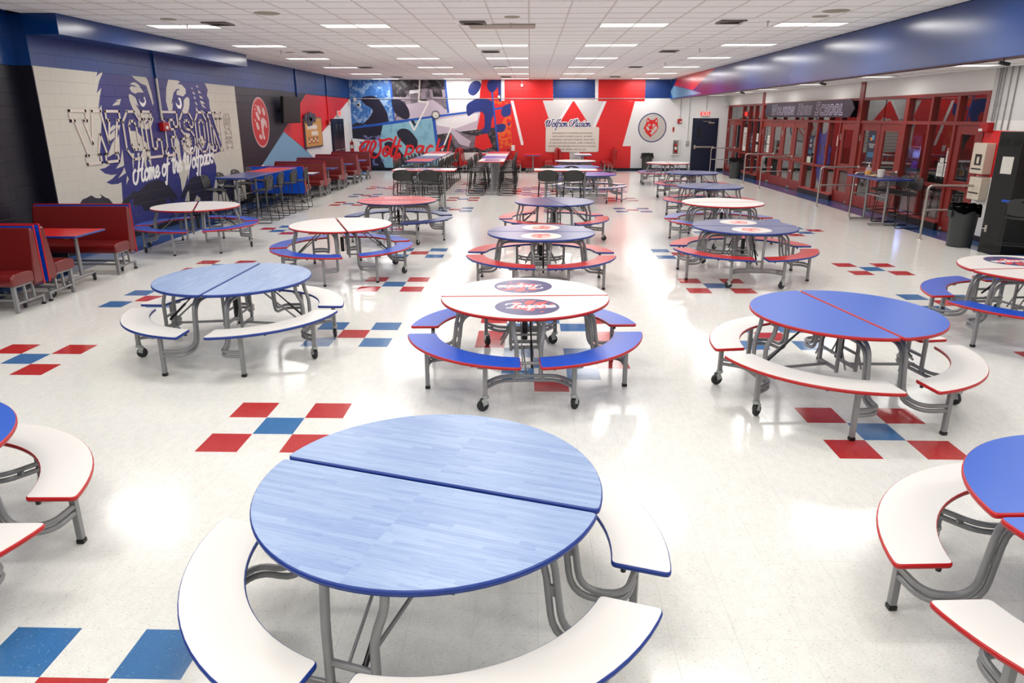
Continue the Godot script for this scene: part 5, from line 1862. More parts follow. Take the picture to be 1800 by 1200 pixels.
# ---------------------------------------------------------------- ceiling fittings
func build_ceiling_fittings():
	for x in [-5.3, -0.97, 3.34]:
		for z in [-12.95, -18.5, -24.2, -29.9]:
			var where: String = {-5.3: "mural wall side", -0.97: "middle line", 3.34: "storefront side"}[x]
			var depth: String = {-12.95: "first", -18.5: "second", -24.2: "third", -29.9: "fourth"}[z]
			var t := tag(spot("air_diffuser", Vector3(x, CEIL, z)), "dark louvred air diffuser in the ceiling, %s, %s from the open end" % [where, depth], "vent", "ceiling air diffusers")
			part(t, "plate", "vent_plate", func(): return bx(Vector3(0, 0.0, 0), Vector3(0.60, 0.012, 0.60), 0.003), mats.panel)
			part(t, "throat", "vent_throat", func(): return bx(Vector3(0, -0.008, 0), Vector3(0.40, 0.006, 0.40), 0.0), mats.black)
			for k in 4:
				var h: float = 0.06 + k * 0.05
				part(t, "louvre", "vent_louvre%d" % k, func():
					var b := MB.new()
					for s in [-1, 1]:
						b.box(Vector3(s * h, -0.016 - 0.002 * k, 0), Vector3(0.022, 0.004, h * 2.0), 0.0, Basis(Vector3.BACK, s * 0.5))
						b.box(Vector3(0, -0.016 - 0.002 * k, s * h), Vector3(h * 2.0, 0.004, 0.022), 0.0, Basis(Vector3.RIGHT, -s * 0.5))
					return b, mats.louvre)
	var lay := tag(spot("light_cover", Vector3(-0.5, CEIL - 0.008, -13.56)), "unlit grey ceiling panel next to an air diffuser", "panel")
	obj("lens", bx(Vector3(0, 0, 0), Vector3(1.16, 0.012, 0.56), 0.003), std(Color(0.66, 0.62, 0.57), 0.5), lay)
	for p in [[-4.07, -11.85, 0.2], [-5.92, -12.49, 0.13], [4.61, -11.83, 0.2], [4.61, -12.43, 0.13], [-5.95, -18.73, 0.12], [-0.3, -12.37, 0.13]]:
		var sp := tag(spot("ceiling_speaker", Vector3(p[0], CEIL - 0.004, p[1])), "round %s speaker grille flush in the white ceiling" % ("wide" if p[2] > 0.15 else "small"), "speaker", "ceiling speakers")
		var r: float = p[2]
		obj("grille", keep("spk%.2f" % r, func():
			var b := MB.new()
			b.lathe([Vector2(0, 0.0), Vector2(r * 0.9, 0.0), Vector2(r, 0.006), Vector2(r, 0.012)], 24)
			return b), std(Color(0.62, 0.59, 0.52), 0.7), sp)
	for p in [[-6.01, -18.25], [-6.03, -22.69], [3.98, -13.05], [3.98, -18.09], [3.98, -22.51], [-0.34, -13.16], [-5.93, -13.17]]:
		var sk := tag(spot("sprinkler_head", Vector3(p[0], CEIL, p[1])), "small metal sprinkler head hanging from the ceiling", "sprinkler", "sprinkler heads")
		part(sk, "stem", "spr_stem", func():
			var b := MB.new()
			b.lathe([Vector2(0, 0.0), Vector2(0.03, 0.0), Vector2(0.012, -0.012), Vector2(0.01, -0.07), Vector2(0, -0.07)], 10)
			return b, mats.steel)
		part(sk, "deflector", "spr_def", func():
			var b := MB.new()
			b.lathe([Vector2(0, -0.075), Vector2(0.022, -0.072), Vector2(0.022, -0.07), Vector2(0, -0.068)], 10)
			return b, mats.steel)
	# cameras under the painted soffit
	for z in [-9.84, -15.7, -21.5]:
		var c := tag(spot("security_camera", Vector3(SOFFIT - 0.02, 2.985, z), 0.5), "black security camera on a bracket under the blue soffit", "camera", "soffit cameras")
		part(c, "mount", "cam_mount", func(): return bar(Vector3(0, 0.012, 0), Vector3(0, -0.06, 0), 0.014), mats.black)
		part(c, "body", "cam_body", func(): return bx(Vector3(-0.02, -0.085, 0.03), Vector3(0.075, 0.06, 0.19), 0.01, Basis(Vector3.UP, 0.9) * Basis(Vector3.RIGHT, 0.2)), mats.black)
		c.scale = Vector3.ONE * 0.7


# ---------------------------------------------------------------- things on the mural wall
func build_left_wall_things():
	# conduits run down the painted wall
	for q in [[-15.63, 2.2, "navy_paint", "running down the mural to a red alarm"], [-25.0, 2.9, "band_paint", "running down to the wall television"], [-28.7, 2.15, "red_paint", "running down to the far red alarm"]]:
		var t := tag(spot("conduit", Vector3(XL + 0.022, 0, q[0])), "painted metal conduit %s" % q[3], "conduit", "mural wall conduits")
		obj("pipe", bx(Vector3(0, (CEIL + 3.055) / 2.0, 0), Vector3(0.04, CEIL - 3.055, 0.05), 0.01), mats.band_paint, t)
		obj("pipe", bx(Vector3(0, (3.055 + q[1]) / 2.0, 0), Vector3(0.04, 3.055 - q[1], 0.05), 0.01), std(PAINT.gray, 0.4) if q[0] > -16 else mats[q[2]], t)
	for q in [[-15.63, 2.08, "red alarm box with strobe over the wolf mural"], [-28.55, 2.07, "red alarm box beside the mural wall door"]]:
		var a := tag(spot("fire_alarm", Vector3(XL, q[1], q[0])), q[2], "alarm", "fire alarms")
		obj("housing", bx(Vector3(0.05, 0, 0), Vector3(0.10, 0.18, 0.26), 0.012), mats.alarm_red, a)
		obj("strobe", bx(Vector3(0.105, -0.02, 0.0), Vector3(0.03, 0.07, 0.09), 0.01), mats.white_paint, a)
	# raised outline lettering on the mural
	var le := tag(spot("raised_lettering", Vector3(XL + 0.004, 1.93, -15.6)), "raised beige outline capitals across the wolf mural", "lettering")
	for q in [["W", 12.47, 14.06], ["O", 14.08, 14.80], ["L", 14.82, 15.52], ["F", 15.60, 16.36], ["S", 16.39, 17.11], ["O", 17.16, 17.84], ["N", 17.89, 18.70]]:
		obj("letter", raised_letter(q[0], Vector2(q[1] + 0.03, 1.48), Vector2(q[2] - 0.03, 2.38), 0.05), mats.letter_beige, le)
	obj("letter", raised_letter("S", Vector2(18.86, 1.98), Vector2(19.25, 2.36), 0.022, true), mats.letter_beige, le)
	obj("letter", raised_letter("H", Vector2(18.86, 1.50), Vector2(19.25, 1.92), 0.022, true), mats.letter_beige, le)
	# television
	var tv := tag(spot("wall_television", Vector3(XL, 2.49, -23.55)), "black television in a dark cover tilted out from the wall", "television")
	var tilt := Basis(Vector3.UP, -0.12) * Basis(Vector3.BACK, -0.06)
	obj("screen_case", bx(Vector3(0.24, 0, 0), Vector3(0.10, 0.80, 1.24), 0.012, tilt), std(Color(0.035, 0.035, 0.037), 0.45), tv)
	obj("screen_face", bx(Vector3(0.293, 0.03, 0), Vector3(0.006, 0.68, 1.16), 0.002, tilt), std(Color(0.06, 0.06, 0.062), 0.5), tv)
	obj("bracket", bx(Vector3(0.10, 0, 0), Vector3(0.20, 0.12, 0.2), 0.01), mats.black, tv)
	# menu board
	var sh := Sheet.new(0, 0, 2.1, 1.02, 300.0, Color(0.78, 0.56, 0.27))
	var w := Color(0.88, 0.86, 0.83)
	for line in [[0.22, 0.70, 0.95, 7], [1.05, 0.70, 0.45, 3], [0.72, 0.47, 0.85, 6]]:
		for k in line[3]:
			var x: float = line[0] + line[2] * k / line[3]
			var s: float = line[2] / line[3]
			sh.stroke(PackedVector2Array([Vector2(x, line[1] + 0.06), Vector2(x + s * 0.35, line[1] - 0.08), Vector2(x + s * 0.6, line[1] + 0.08), Vector2(x + s, line[1] - 0.05)]), 0.045, w)
	for k in 5:
		var col: Color = [Color(0.13, 0.13, 0.34), Color(0.62, 0.12, 0.14)][k % 2]
		for r in 4:
			sh.rect(0.30 + k * 0.27, 0.10 + r * 0.065, 0.44 + k * 0.27, 0.145 + r * 0.065, col if r != 1 + k % 2 else w)
	var mb := tag(spot("menu_board", Vector3(XL + 0.004, 1.74, -26.5)), "tan menu board with white lettering and grey paw top", "sign")
	obj("board", bx(Vector3(0.03, 0, 0), Vector3(0.06, 1.04, 2.12), 0.008), std(Color(0.28, 0.26, 0.30), 0.6), mb)
	var fq := MB.new()
	fq.quad(Vector3(0.061, -0.47, 1.0), Vector3(0.061, -0.47, -1.0), Vector3(0.061, 0.49, -1.0), Vector3(0.061, 0.49, 1.0), Vector3.RIGHT)
	obj("print_face", fq, painted(sh.texture(), 0.5), mb)
	var topper := MB.new()
	for q in [[0.85, 0.50, 0.16], [0.60, 0.42, 0.20], [0.38, 0.55, 0.17], [0.12, 0.52, 0.15], [-0.12, 0.50, 0.15], [0.30, 0.38, 0.14]]:
		topper.lathe([Vector2(0, 0.0), Vector2(q[2], 0.0), Vector2(q[2], 0.03), Vector2(0, 0.03)], 16, Vector3(0.062, q[1], q[0]), Basis(Vector3.BACK, -PI / 2.0))
	obj("paw_topper", topper, std(Color(0.27, 0.26, 0.32), 0.6), mb)
	# dark double door
	var d := structure(spot("door_30", Vector3(XL, 0, -29.98)), "dark navy double door in the white part of the mural wall")
	obj("door_frame", bx(Vector3(0.015, 1.10, 0), Vector3(0.05, 2.20, 1.92), 0.006), mats.navy_door, d)
	for s in [-1.0, 1.0]:
		obj("leaf", bx(Vector3(0.05, 1.05, s * 0.44), Vector3(0.03, 2.06, 0.84), 0.006), std(Color(0.03, 0.04, 0.085), 0.35), d)
		obj("push_bar", bar(Vector3(0.11, 1.0, s * 0.12), Vector3(0.11, 1.0, s * 0.78), 0.02), mats.steel, d)
		obj("sight_pane", bx(Vector3(0.068, 1.6, s * 0.30), Vector3(0.006, 0.7, 0.14), 0.0), mats.black, d)
		obj("notice", bx(Vector3(0.069, 1.85, s * 0.30), Vector3(0.003, 0.28, 0.2), 0.0), std(Color(0.35, 0.36, 0.38), 0.7), d)
	var ex := tag(spot("exit_sign", Vector3(XL, 2.41, -30.2)), "red and white exit sign over the mural wall door", "sign")
	obj("case", bx(Vector3(0.05, 0, 0), Vector3(0.07, 0.21, 0.42), 0.008), mats.white_paint, ex)
	exit_words(ex, Vector3(0.088, 0, 0), PI / 2.0, 0.14)
	var no := tag(spot("wall_notice", Vector3(XL, 1.75, -31.4)), "white paper notice beside the mural wall door", "notice")
	obj("sheet", bx(Vector3(0.004, 0, 0), Vector3(0.004, 0.40, 0.34), 0.0), mats.paper, no)
	var ext := tag(spot("fire_extinguisher", Vector3(XL + 0.09, 1.05, -31.95)), "red fire extinguisher hanging in the far mural corner", "extinguisher")
	extinguisher(ext)
	var bell := tag(spot("white_sensor_box", Vector3(XL, 2.85, -32.1)), "small white box high in the mural wall corner", "sensor")
	obj("case", bx(Vector3(0.05, 0, 0), Vector3(0.10, 0.14, 0.14), 0.01), mats.white_paint, bell)
	obj("lens", bx(Vector3(0.103, -0.02, 0), Vector3(0.012, 0.05, 0.06), 0.004), mats.grid, bell)


func exit_words(parent: Node3D, at: Vector3, turn: float, h: float) -> void:
	var t := TextMesh.new()
	t.text = "EXIT"
	t.font = font_of("Droid Sans", 700)
	t.font_size = 64
	t.pixel_size = h / 46.0
	t.depth = 0.006
	var o := obj("lettering", t, mats.exit_glow, parent)
	o.position = at
	o.rotation.y = turn


func extinguisher(t: Node3D) -> void:
	part(t, "cylinder", "ext_cyl", func():
		var b := MB.new()
		b.lathe([Vector2(0, -0.24), Vector2(0.065, -0.24), Vector2(0.075, -0.22), Vector2(0.075, 0.14), Vector2(0.055, 0.19), Vector2(0.025, 0.21), Vector2(0.025, 0.24), Vector2(0, 0.24)], 18)
		return b, mats.alarm_red)
	part(t, "valve", "ext_valve", func():
		var b := MB.new()
		b.box(Vector3(0, 0.26, 0), Vector3(0.035, 0.05, 0.035), 0.004)
		b.box(Vector3(0.02, 0.30, 0.03), Vector3(0.02, 0.015, 0.12), 0.003, Basis(Vector3.RIGHT, -0.3))
		b.tube(rounded([Vector3(0.0, 0.26, 0.02), Vector3(0.03, 0.25, 0.09), Vector3(0.06, 0.0, 0.09), Vector3(0.06, -0.12, 0.085)], 0.06), 0.011, 6)
		return b, mats.black)
	part(t, "label", "ext_label", func():
		var b := MB.new()
		b.lathe([Vector2(0.0756, -0.08), Vector2(0.0756, 0.06)], 18)
		return b, mats.paper)


# ---------------------------------------------------------------- things on the far wall
func build_back_wall_things():
	var cl := tag(spot("wall_clock", Vector3(-4.13, 2.36, ZB)), "round white wall clock with black rim on the mural", "clock")
	var face := Basis(Vector3.RIGHT, PI / 2.0)
	var b := MB.new()
	b.lathe([Vector2(0.145, 0.0), Vector2(0.17, 0.0), Vector2(0.17, 0.05), Vector2(0.15, 0.055), Vector2(0.145, 0.04)], 32, Vector3.ZERO, face)
	obj("rim", b, mats.black, cl)
	b = MB.new()
	b.lathe([Vector2(0, 0.04), Vector2(0.146, 0.04), Vector2(0.146, 0.0)], 32, Vector3.ZERO, face)
	obj("dial", b, mats.paper, cl)
	obj("hour_hand", bx(Vector3(0.02, -0.035, 0.043), Vector3(0.012, 0.08, 0.003), 0.0, Basis(Vector3.BACK, 0.5)), mats.black, cl)
	obj("minute_hand", bx(Vector3(0.028, -0.045, 0.046), Vector3(0.008, 0.11, 0.003), 0.0, Basis(Vector3.BACK, 0.6)), mats.black, cl)
	for k in 12:
		var a := TAU * k / 12.0
		obj("hour_mark", bx(Vector3(sin(a) * 0.125, cos(a) * 0.125, 0.042), Vector3(0.008, 0.022, 0.002), 0.0, Basis(Vector3.BACK, -a)), mats.black, cl)
	# conduit across the mural
	var co := tag(spot("wall_conduit", Vector3(0, 3.03, ZB + 0.018)), "thin pale conduit running level across the far wall", "conduit")
	obj("pipe", bar(Vector3(XL + 0.2, 0, 0), Vector3(5.0, 0, 0), 0.012), std(Color(0.74, 0.72, 0.74), 0.4), co)
	for k in 9:
		obj("clip", bx(Vector3(-7.2 + k * 1.5, 0, 0), Vector3(0.04, 0.036, 0.034), 0.003), mats.zinc, co)
	for q in [[-7.65, 3.0, 0.1, "white junction box at the mural corner of the far wall"], [-1.36, 3.1, 0.08, "white junction box by the white stripe of the far wall"]]:
		var jb := tag(spot("junction_box", Vector3(q[0], q[1], ZB)), q[3], "box", "far wall junction boxes")
		obj("cover", bx(Vector3(0, 0, 0.03), Vector3(q[2] * 1.2, q[2] * 1.3, 0.06), 0.006), mats.paper, jb)
		obj("knockout", bx(Vector3(0, 0, 0.062), Vector3(q[2] * 0.5, q[2] * 0.5, 0.006), 0.002), mats.grid, jb)
	var dc := tag(spot("dome_camera", Vector3(-7.5, 2.78, ZB)), "white dome camera on the blue mural corner", "camera")
	b = MB.new()
	b.lathe([Vector2(0.085, 0.0), Vector2(0.085, 0.05), Vector2(0.06, 0.06)], 20, Vector3.ZERO, face)
	obj("base", b, mats.white_paint, dc)
	b = MB.new()
	b.lathe([Vector2(0.06, 0.055), Vector2(0.052, 0.085), Vector2(0.03, 0.108), Vector2(0, 0.115)], 16, Vector3.ZERO, face)
	obj("dome", b, mats.black, dc)
	var sn := tag(spot("wall_sensor", Vector3(-0.36, 3.56, ZB)), "small white sensor high on the red wall", "sensor")
	b = MB.new()
	b.lathe([Vector2(0, -0.06), Vector2(0.04, -0.05), Vector2(0.055, 0.0), Vector2(0.045, 0.06), Vector2(0, 0.07)], 12, Vector3(0, 0, 0.06))
	obj("case", b, mats.paper, sn)
	obj("stem", bar(Vector3(0, 0.06, 0.03), Vector3(0, 0.22, 0.03), 0.01), mats.zinc, sn)
	# mission panel
	var sh := Sheet.new(0, 0, 2.34, 1.06, 560.0, Color(0.83, 0.81, 0.77))
	var f := font_of("Droid Sans", 700)
	var ink := Color(0.34, 0.32, 0.34)
	var lines := ["OUR MISSION IS TO PROVIDE EDUCATIONAL", "EXCELLENCE IN EVERY SCHOOL, IN EVERY", "CLASSROOM, FOR EVERY STUDENT, EVERY DAY.", "AT WOLFSON HIGH SCHOOL, EVERY STUDENT IS", "INSPIRED AND PREPARED FOR SUCCESS IN COLLEGE,", "IN THE CAREER, AND IN LIFE."]
	var wide := [1.77, 1.75, 1.96, 2.0, 2.1, 1.26]
	for k in 6:
		var probe := TextMesh.new()
		probe.text = lines[k]
		probe.font = f
		probe.font_size = 64
		probe.pixel_size = 0.062 / 46.0
		sh.words(lines[k], Vector2(1.17, 0.80 - k * 0.138), 0.062, ink, f, 0.0, wide[k] / maxf(0.1, probe.get_aabb().size.x))
	var mp := tag(spot("mission_panel", Vector3(1.86, 1.32, ZB + 0.004)), "pale rounded mission panel lettered on the red wall", "sign")
	var poly := rect_poly(-1.17, -0.53, 1.17, 0.53, 0.08)
	var pb := MB.new()
	pb.face(poly, 0.02, true)
	for k in pb.t.size():
		pb.t[k] = Vector2((pb.v[k].x + 1.17) / 2.34, (pb.v[k].z + 0.53) / 1.06)
	pb.rim(poly, 0.0, 0.02, 0.002)
	var sheet := obj("sheet", pb, painted(sh.texture(), 0.5), mp)
	sheet.rotation.x = PI / 2.0
	# its script heading: blue on a white halo, cut out and standing proud
	var hd := Sheet.new(-0.1, -0.1, 2.1, 0.5, 360.0, Color(0, 0, 0))
	for pass_ in 2:
		write_script(hd, "Wolfson Mission", Vector2(0.12, 0.10), 0.155, Vector2(1, 0.0), 0.11 if pass_ == 0 else 0.034, Color.WHITE if pass_ == 0 else Color(0.16, 0.19, 0.45), 0.25)
	obj("heading", halo(hd, Vector3(-1.42, 0.45, 0.022)), mats.white_print, mp)
	obj("heading_script", halo(hd, Vector3(-1.42, 0.45, 0.027), true), mats.blue_print, mp)
	# door
	var d := structure(spot("door_31", Vector3(7.64, 0, ZB)), "navy exit door with push bar in the far wall")
	obj("leaf", bx(Vector3(0, 1.08, 0.02), Vector3(1.0, 2.15, 0.05), 0.006), mats.navy_door, d)
	for s in [-1, 1]:
		obj("jamb", bx(Vector3(s * 0.525, 1.11, 0.02), Vector3(0.05, 2.22, 0.08), 0.004), mats.navy_door, d)
	obj("head", bx(Vector3(0, 2.19, 0.02), Vector3(1.1, 0.05, 0.08), 0.004), mats.navy_door, d)
	obj("sight_pane", bx(Vector3(-0.27, 1.64, 0.047), Vector3(0.13, 0.5, 0.008), 0.0), mats.black, d)
	obj("push_bar", bx(Vector3(0.0, 1.01, 0.09), Vector3(0.86, 0.07, 0.05), 0.012), mats.steel, d)
	obj("latch_case", bx(Vector3(-0.42, 1.01, 0.085), Vector3(0.08, 0.17, 0.08), 0.01), mats.steel, d)
	obj("closer", bx(Vector3(0.25, 2.02, 0.07), Vector3(0.26, 0.06, 0.05), 0.008), mats.steel, d)
	obj("closer_arm", bx(Vector3(0.05, 2.08, 0.10), Vector3(0.34, 0.02, 0.02), 0.004), mats.steel, d)
	var ex := tag(spot("exit_sign", Vector3(7.60, 2.40, ZB)), "red lit exit sign over the navy far door", "sign")
	obj("case", bx(Vector3(0, 0, 0.03), Vector3(0.34, 0.22, 0.06), 0.008), mats.white_paint, ex)
	exit_words(ex, Vector3(0, 0, 0.064), 0.0, 0.15)
	var al := tag(spot("fire_alarm", Vector3(6.51, 2.09, ZB)), "red alarm box with strobe between emblem and navy door", "alarm", "fire alarms")
	obj("housing", bx(Vector3(0, 0, 0.04), Vector3(0.17, 0.19, 0.08), 0.01), mats.alarm_red, al)
	obj("strobe", bx(Vector3(0.03, -0.03, 0.085), Vector3(0.07, 0.06, 0.02), 0.006), mats.white_paint, al)
	for q in [[6.53, 2.2], [6.92, 1.3], [7.64, 2.52]]:
		var cd := tag(spot("conduit", Vector3(q[0], 0, ZB + 0.018)), "thin grey conduit dropping down the white far wall", "conduit", "far wall drops")
		obj("pipe", bar(Vector3(0, q[1], 0), Vector3(0, LOW, 0), 0.010), mats.pipe, cd)
		obj("clip", bx(Vector3(0, (q[1] + LOW) / 2.0, 0), Vector3(0.04, 0.03, 0.03), 0.003), mats.zinc, cd)
	var sw := tag(spot("switch_box", Vector3(6.92, 1.17, ZB)), "grey switch box at the foot of a conduit by the navy door", "switch")
	obj("box", bx(Vector3(0, 0, 0.03), Vector3(0.13, 0.20, 0.06), 0.006), mats.zinc, sw)
	obj("rocker", bx(Vector3(0, 0, 0.063), Vector3(0.03, 0.06, 0.008), 0.002), mats.paper, sw)
	# extinguisher cabinet
	var ca := tag(spot("extinguisher_cabinet", Vector3(6.40, 1.00, ZB)), "white extinguisher cabinet with a glass front on the far wall", "cabinet")
	var cb := MB.new()
	for s in [-1, 1]:
		cb.box(Vector3(s * 0.145, 0, 0.06), Vector3(0.05, 0.68, 0.12), 0.004)
		cb.box(Vector3(0, s * 0.315, 0.06), Vector3(0.24, 0.05, 0.12), 0.004)
	cb.box(Vector3(0, 0, 0.005), Vector3(0.30, 0.64, 0.01), 0.0)
	obj("case", cb, mats.white_paint, ca)
	obj("front_pane", bx(Vector3(0, 0, 0.115), Vector3(0.25, 0.59, 0.004), 0.0), mats.pane, ca)
	var ext := tag(spot("fire_extinguisher", Vector3(6.40, 0.97, ZB + 0.085)), "red fire extinguisher behind glass in the white cabinet", "extinguisher")
	extinguisher(ext)
	ext.scale = Vector3.ONE * 0.85
	ext.rotation.y = -PI / 2.0
	var st := tag(spot("extinguisher_sign", Vector3(6.27, 1.78, ZB)), "small red and white extinguisher sticker over the cabinet", "sign")
	obj("sticker", bx(Vector3(0, 0, 0.003), Vector3(0.10, 0.30, 0.004), 0.0), mats.paper, st)
	obj("red_mark", bx(Vector3(0, -0.02, 0.006), Vector3(0.08, 0.16, 0.002), 0.0), mats.alarm_red, st)
	obj("arrow", bx(Vector3(0, -0.13, 0.006), Vector3(0.05, 0.05, 0.002), 0.0, Basis(Vector3.BACK, PI / 4.0)), mats.alarm_red, st)
	bin(Vector3(5.12, 0, -32.05), "grey round rubbish bin with black liner below the wolf emblem")
	bin(Vector3(7.95, 0, -28.35), "grey round rubbish bin with black liner by the storefront railings")
	bin(Vector3(7.93, 0, -13.22), "grey round rubbish bin with a full black bag beside the black cabinet")
	var wt := tag(spot("emergency_light", Vector3(8.45, 2.78, ZB)), "white twin emergency light in the storefront corner", "lamp")
	obj("box", bx(Vector3(0, 0, 0.04), Vector3(0.14, 0.18, 0.08), 0.01), mats.white_paint, wt)
	obj("drop_pipe", bar(Vector3(0, 0.09, 0.03), Vector3(0, 0.35, 0.03), 0.01), mats.zinc, wt)


# the white shapes of a sheet cut out as a thin plate; DARK picks the blue pen line instead
func halo(sh: Sheet, at: Vector3, dark := false) -> MB:
	var b := MB.new()
	var w := sh.im.get_width()
	for y in range(0, sh.im.get_height(), 2):
		var x := 0
		while x < w:
			var c := sh.im.get_pixel(x, y)
			var on: bool = (c.b > 0.2 and c.r < 0.5) if dark else c.b > 0.2
			if not on:
				x += 1
				continue
			var e := x
			while e < w:
				var c2 := sh.im.get_pixel(e, y)
				if not ((c2.b > 0.2 and c2.r < 0.5) if dark else c2.b > 0.2):
					break
				e += 1
			var hy := 1.0 / sh.s
			b.box(at + Vector3((x + e) * 0.5 / sh.s, 0.5 - y / sh.s - hy, 0), Vector3((e - x) / sh.s, hy * 2.0, 0.005), 0.0)
			x = e
	return b


func bin(at: Vector3, label: String) -> void:
	var t := tag(spot("rubbish_bin", at), label, "bin", "grey rubbish bins")
	t.scale = Vector3(0.92, 1.06, 0.92)
	part(t, "body", "bin_body", func():
		var b := MB.new()
		b.lathe([Vector2(0, 0.0), Vector2(0.21, 0.0), Vector2(0.22, 0.01), Vector2(0.255, 0.60), Vector2(0.27, 0.60), Vector2(0.272, 0.64), Vector2(0.26, 0.645), Vector2(0.275, 0.655), Vector2(0.275, 0.70), Vector2(0.25, 0.70), Vector2(0.245, 0.60), Vector2(0.20, 0.02), Vector2(0, 0.02)], 28)
		return b, mats.can)
	for s in [-1.0, 1.0]:
		part(t, "grip", "bin_grip%d" % s, func(): return bx(Vector3(s * 0.285, 0.56, 0), Vector3(0.035, 0.12, 0.14), 0.012), mats.can)
	part(t, "liner", "bin_liner", func():
		var b := MB.new()
		b.shell(30, 4, func(u, v):
			var a: float = u * TAU
			var ruffle := 0.006 * sin(a * 9.0) + 0.004 * sin(a * 17.0 + 1.0)
			var r: float = [0.285, 0.284, 0.270, 0.235, 0.225][int(round(v * 4.0))]
			var y: float = [0.60 + 0.03 * sin(a * 5.0), 0.68, 0.722, 0.71, 0.55][int(round(v * 4.0))]
			return Vector3(cos(a) * (r + ruffle), y + ruffle * 1.5, sin(a) * (r + ruffle)), 0.003)
		return b, mats.bag)


# ---------------------------------------------------------------- things by the storefront
func notice(label: String, z: float, y: float, w: float, h: float, lines: int, tint := Color(0.84, 0.83, 0.80), head := Color(0.84, 0.83, 0.80)) -> void:
	var t := tag(spot("posted_notice", Vector3(glass_at(z), y, z)), label, "notice", "notices on the storefront glass")
	var x := -0.006
	obj("sheet", bx(Vector3(x, 0, 0), Vector3(0.002, h, w), 0.0), std(tint, 0.7), t)
	if head != tint:
		obj("heading", bx(Vector3(x - 0.0015, h * 0.40, 0), Vector3(0.001, h * 0.12, w * 0.9), 0.0), std(head, 0.7), t)
	if lines > 0:
		var b := MB.new()
		for k in lines:
			var ww := w * (0.78 if k % 3 != 2 else 0.5)
			b.box(Vector3(x - 0.0015, h * (0.26 - 0.62 * k / lines), 0), Vector3(0.001, h * 0.028, ww), 0.0)
		obj("print_lines", b, std(Color(0.42, 0.41, 0.42), 0.7), t)


# where the glass stands at a place along the storefront: doors hang a little nearer
func glass_at(z: float) -> float:
	for b in DOOR_BAYS:
		if z < b[0] and z > b[1]:
			return 8.640
	return 8.660


func poster(label: String, z: float, y: float, w: float, h: float) -> void:
	var t := tag(spot("glass_poster", Vector3(glass_at(z), y, z)), label, "poster", "navy posters on the storefront glass")
	obj("sheet", bx(Vector3(-0.006, 0, 0), Vector3(0.002, h, w), 0.0), std(Color(0.06, 0.10, 0.22), 0.5), t)
	obj("orange_mark", bx(Vector3(-0.0075, h * 0.22, -w * 0.12), Vector3(0.001, h * 0.10, w * 0.22), 0.0), std(Color(0.86, 0.54, 0.13), 0.6), t)
	obj("sky_mark", bx(Vector3(-0.0078, h * 0.27, w * 0.06), Vector3(0.001, h * 0.14, w * 0.24), 0.0), std(Color(0.33, 0.62, 0.78), 0.6), t)
	var b := MB.new()
	for k in 3:
		b.box(Vector3(-0.0075, h * (0.06 - 0.05 * k), 0), Vector3(0.001, h * 0.018, w * (0.7 - 0.15 * k)), 0.0)
	obj("print_lines", b, mats.paper, t)
	obj("teal_box", bx(Vector3(-0.0075, -h * 0.27, 0), Vector3(0.001, h * 0.16, w * 0.72), 0.0), std(Color(0.16, 0.38, 0.52), 0.6), t)


func railing(z: float, label: String) -> void:
	var t := tag(spot("guard_rail", Vector3(7.60, 0, z)), label, "railing", "steel guard rails")
	part(t, "top_rail", "rail_top", func():
		var b := MB.new()
		b.tube(rounded([Vector3(0, 0.01, 0), Vector3(0, 1.03, 0), Vector3(0.93, 1.03, 0)], 0.09), 0.021, 10)
		return b, mats.steel)
	part(t, "mid_rail", "rail_mid", func(): return bar(Vector3(0.0, 0.57, 0), Vector3(0.93, 0.57, 0), 0.018), mats.steel)
	part(t, "floor_flange", "rail_flange", func():
		var b := MB.new()
		b.lathe([Vector2(0, 0.012), Vector2(0.045, 0.012), Vector2(0.055, 0.0), Vector2(0, 0.0)], 14)
		return b, mats.steel)
	for y in [0.57, 1.03]:
		part(t, "wall_flange", "rail_wall%d" % int(y * 100), func():
			var b := MB.new()
			b.lathe([Vector2(0, 0.03), Vector2(0.03, 0.03), Vector2(0.045, 0.0), Vector2(0, 0.0)], 14, Vector3(0.955, y, 0), Basis(Vector3.BACK, PI / 2.0))
			return b, mats.steel)


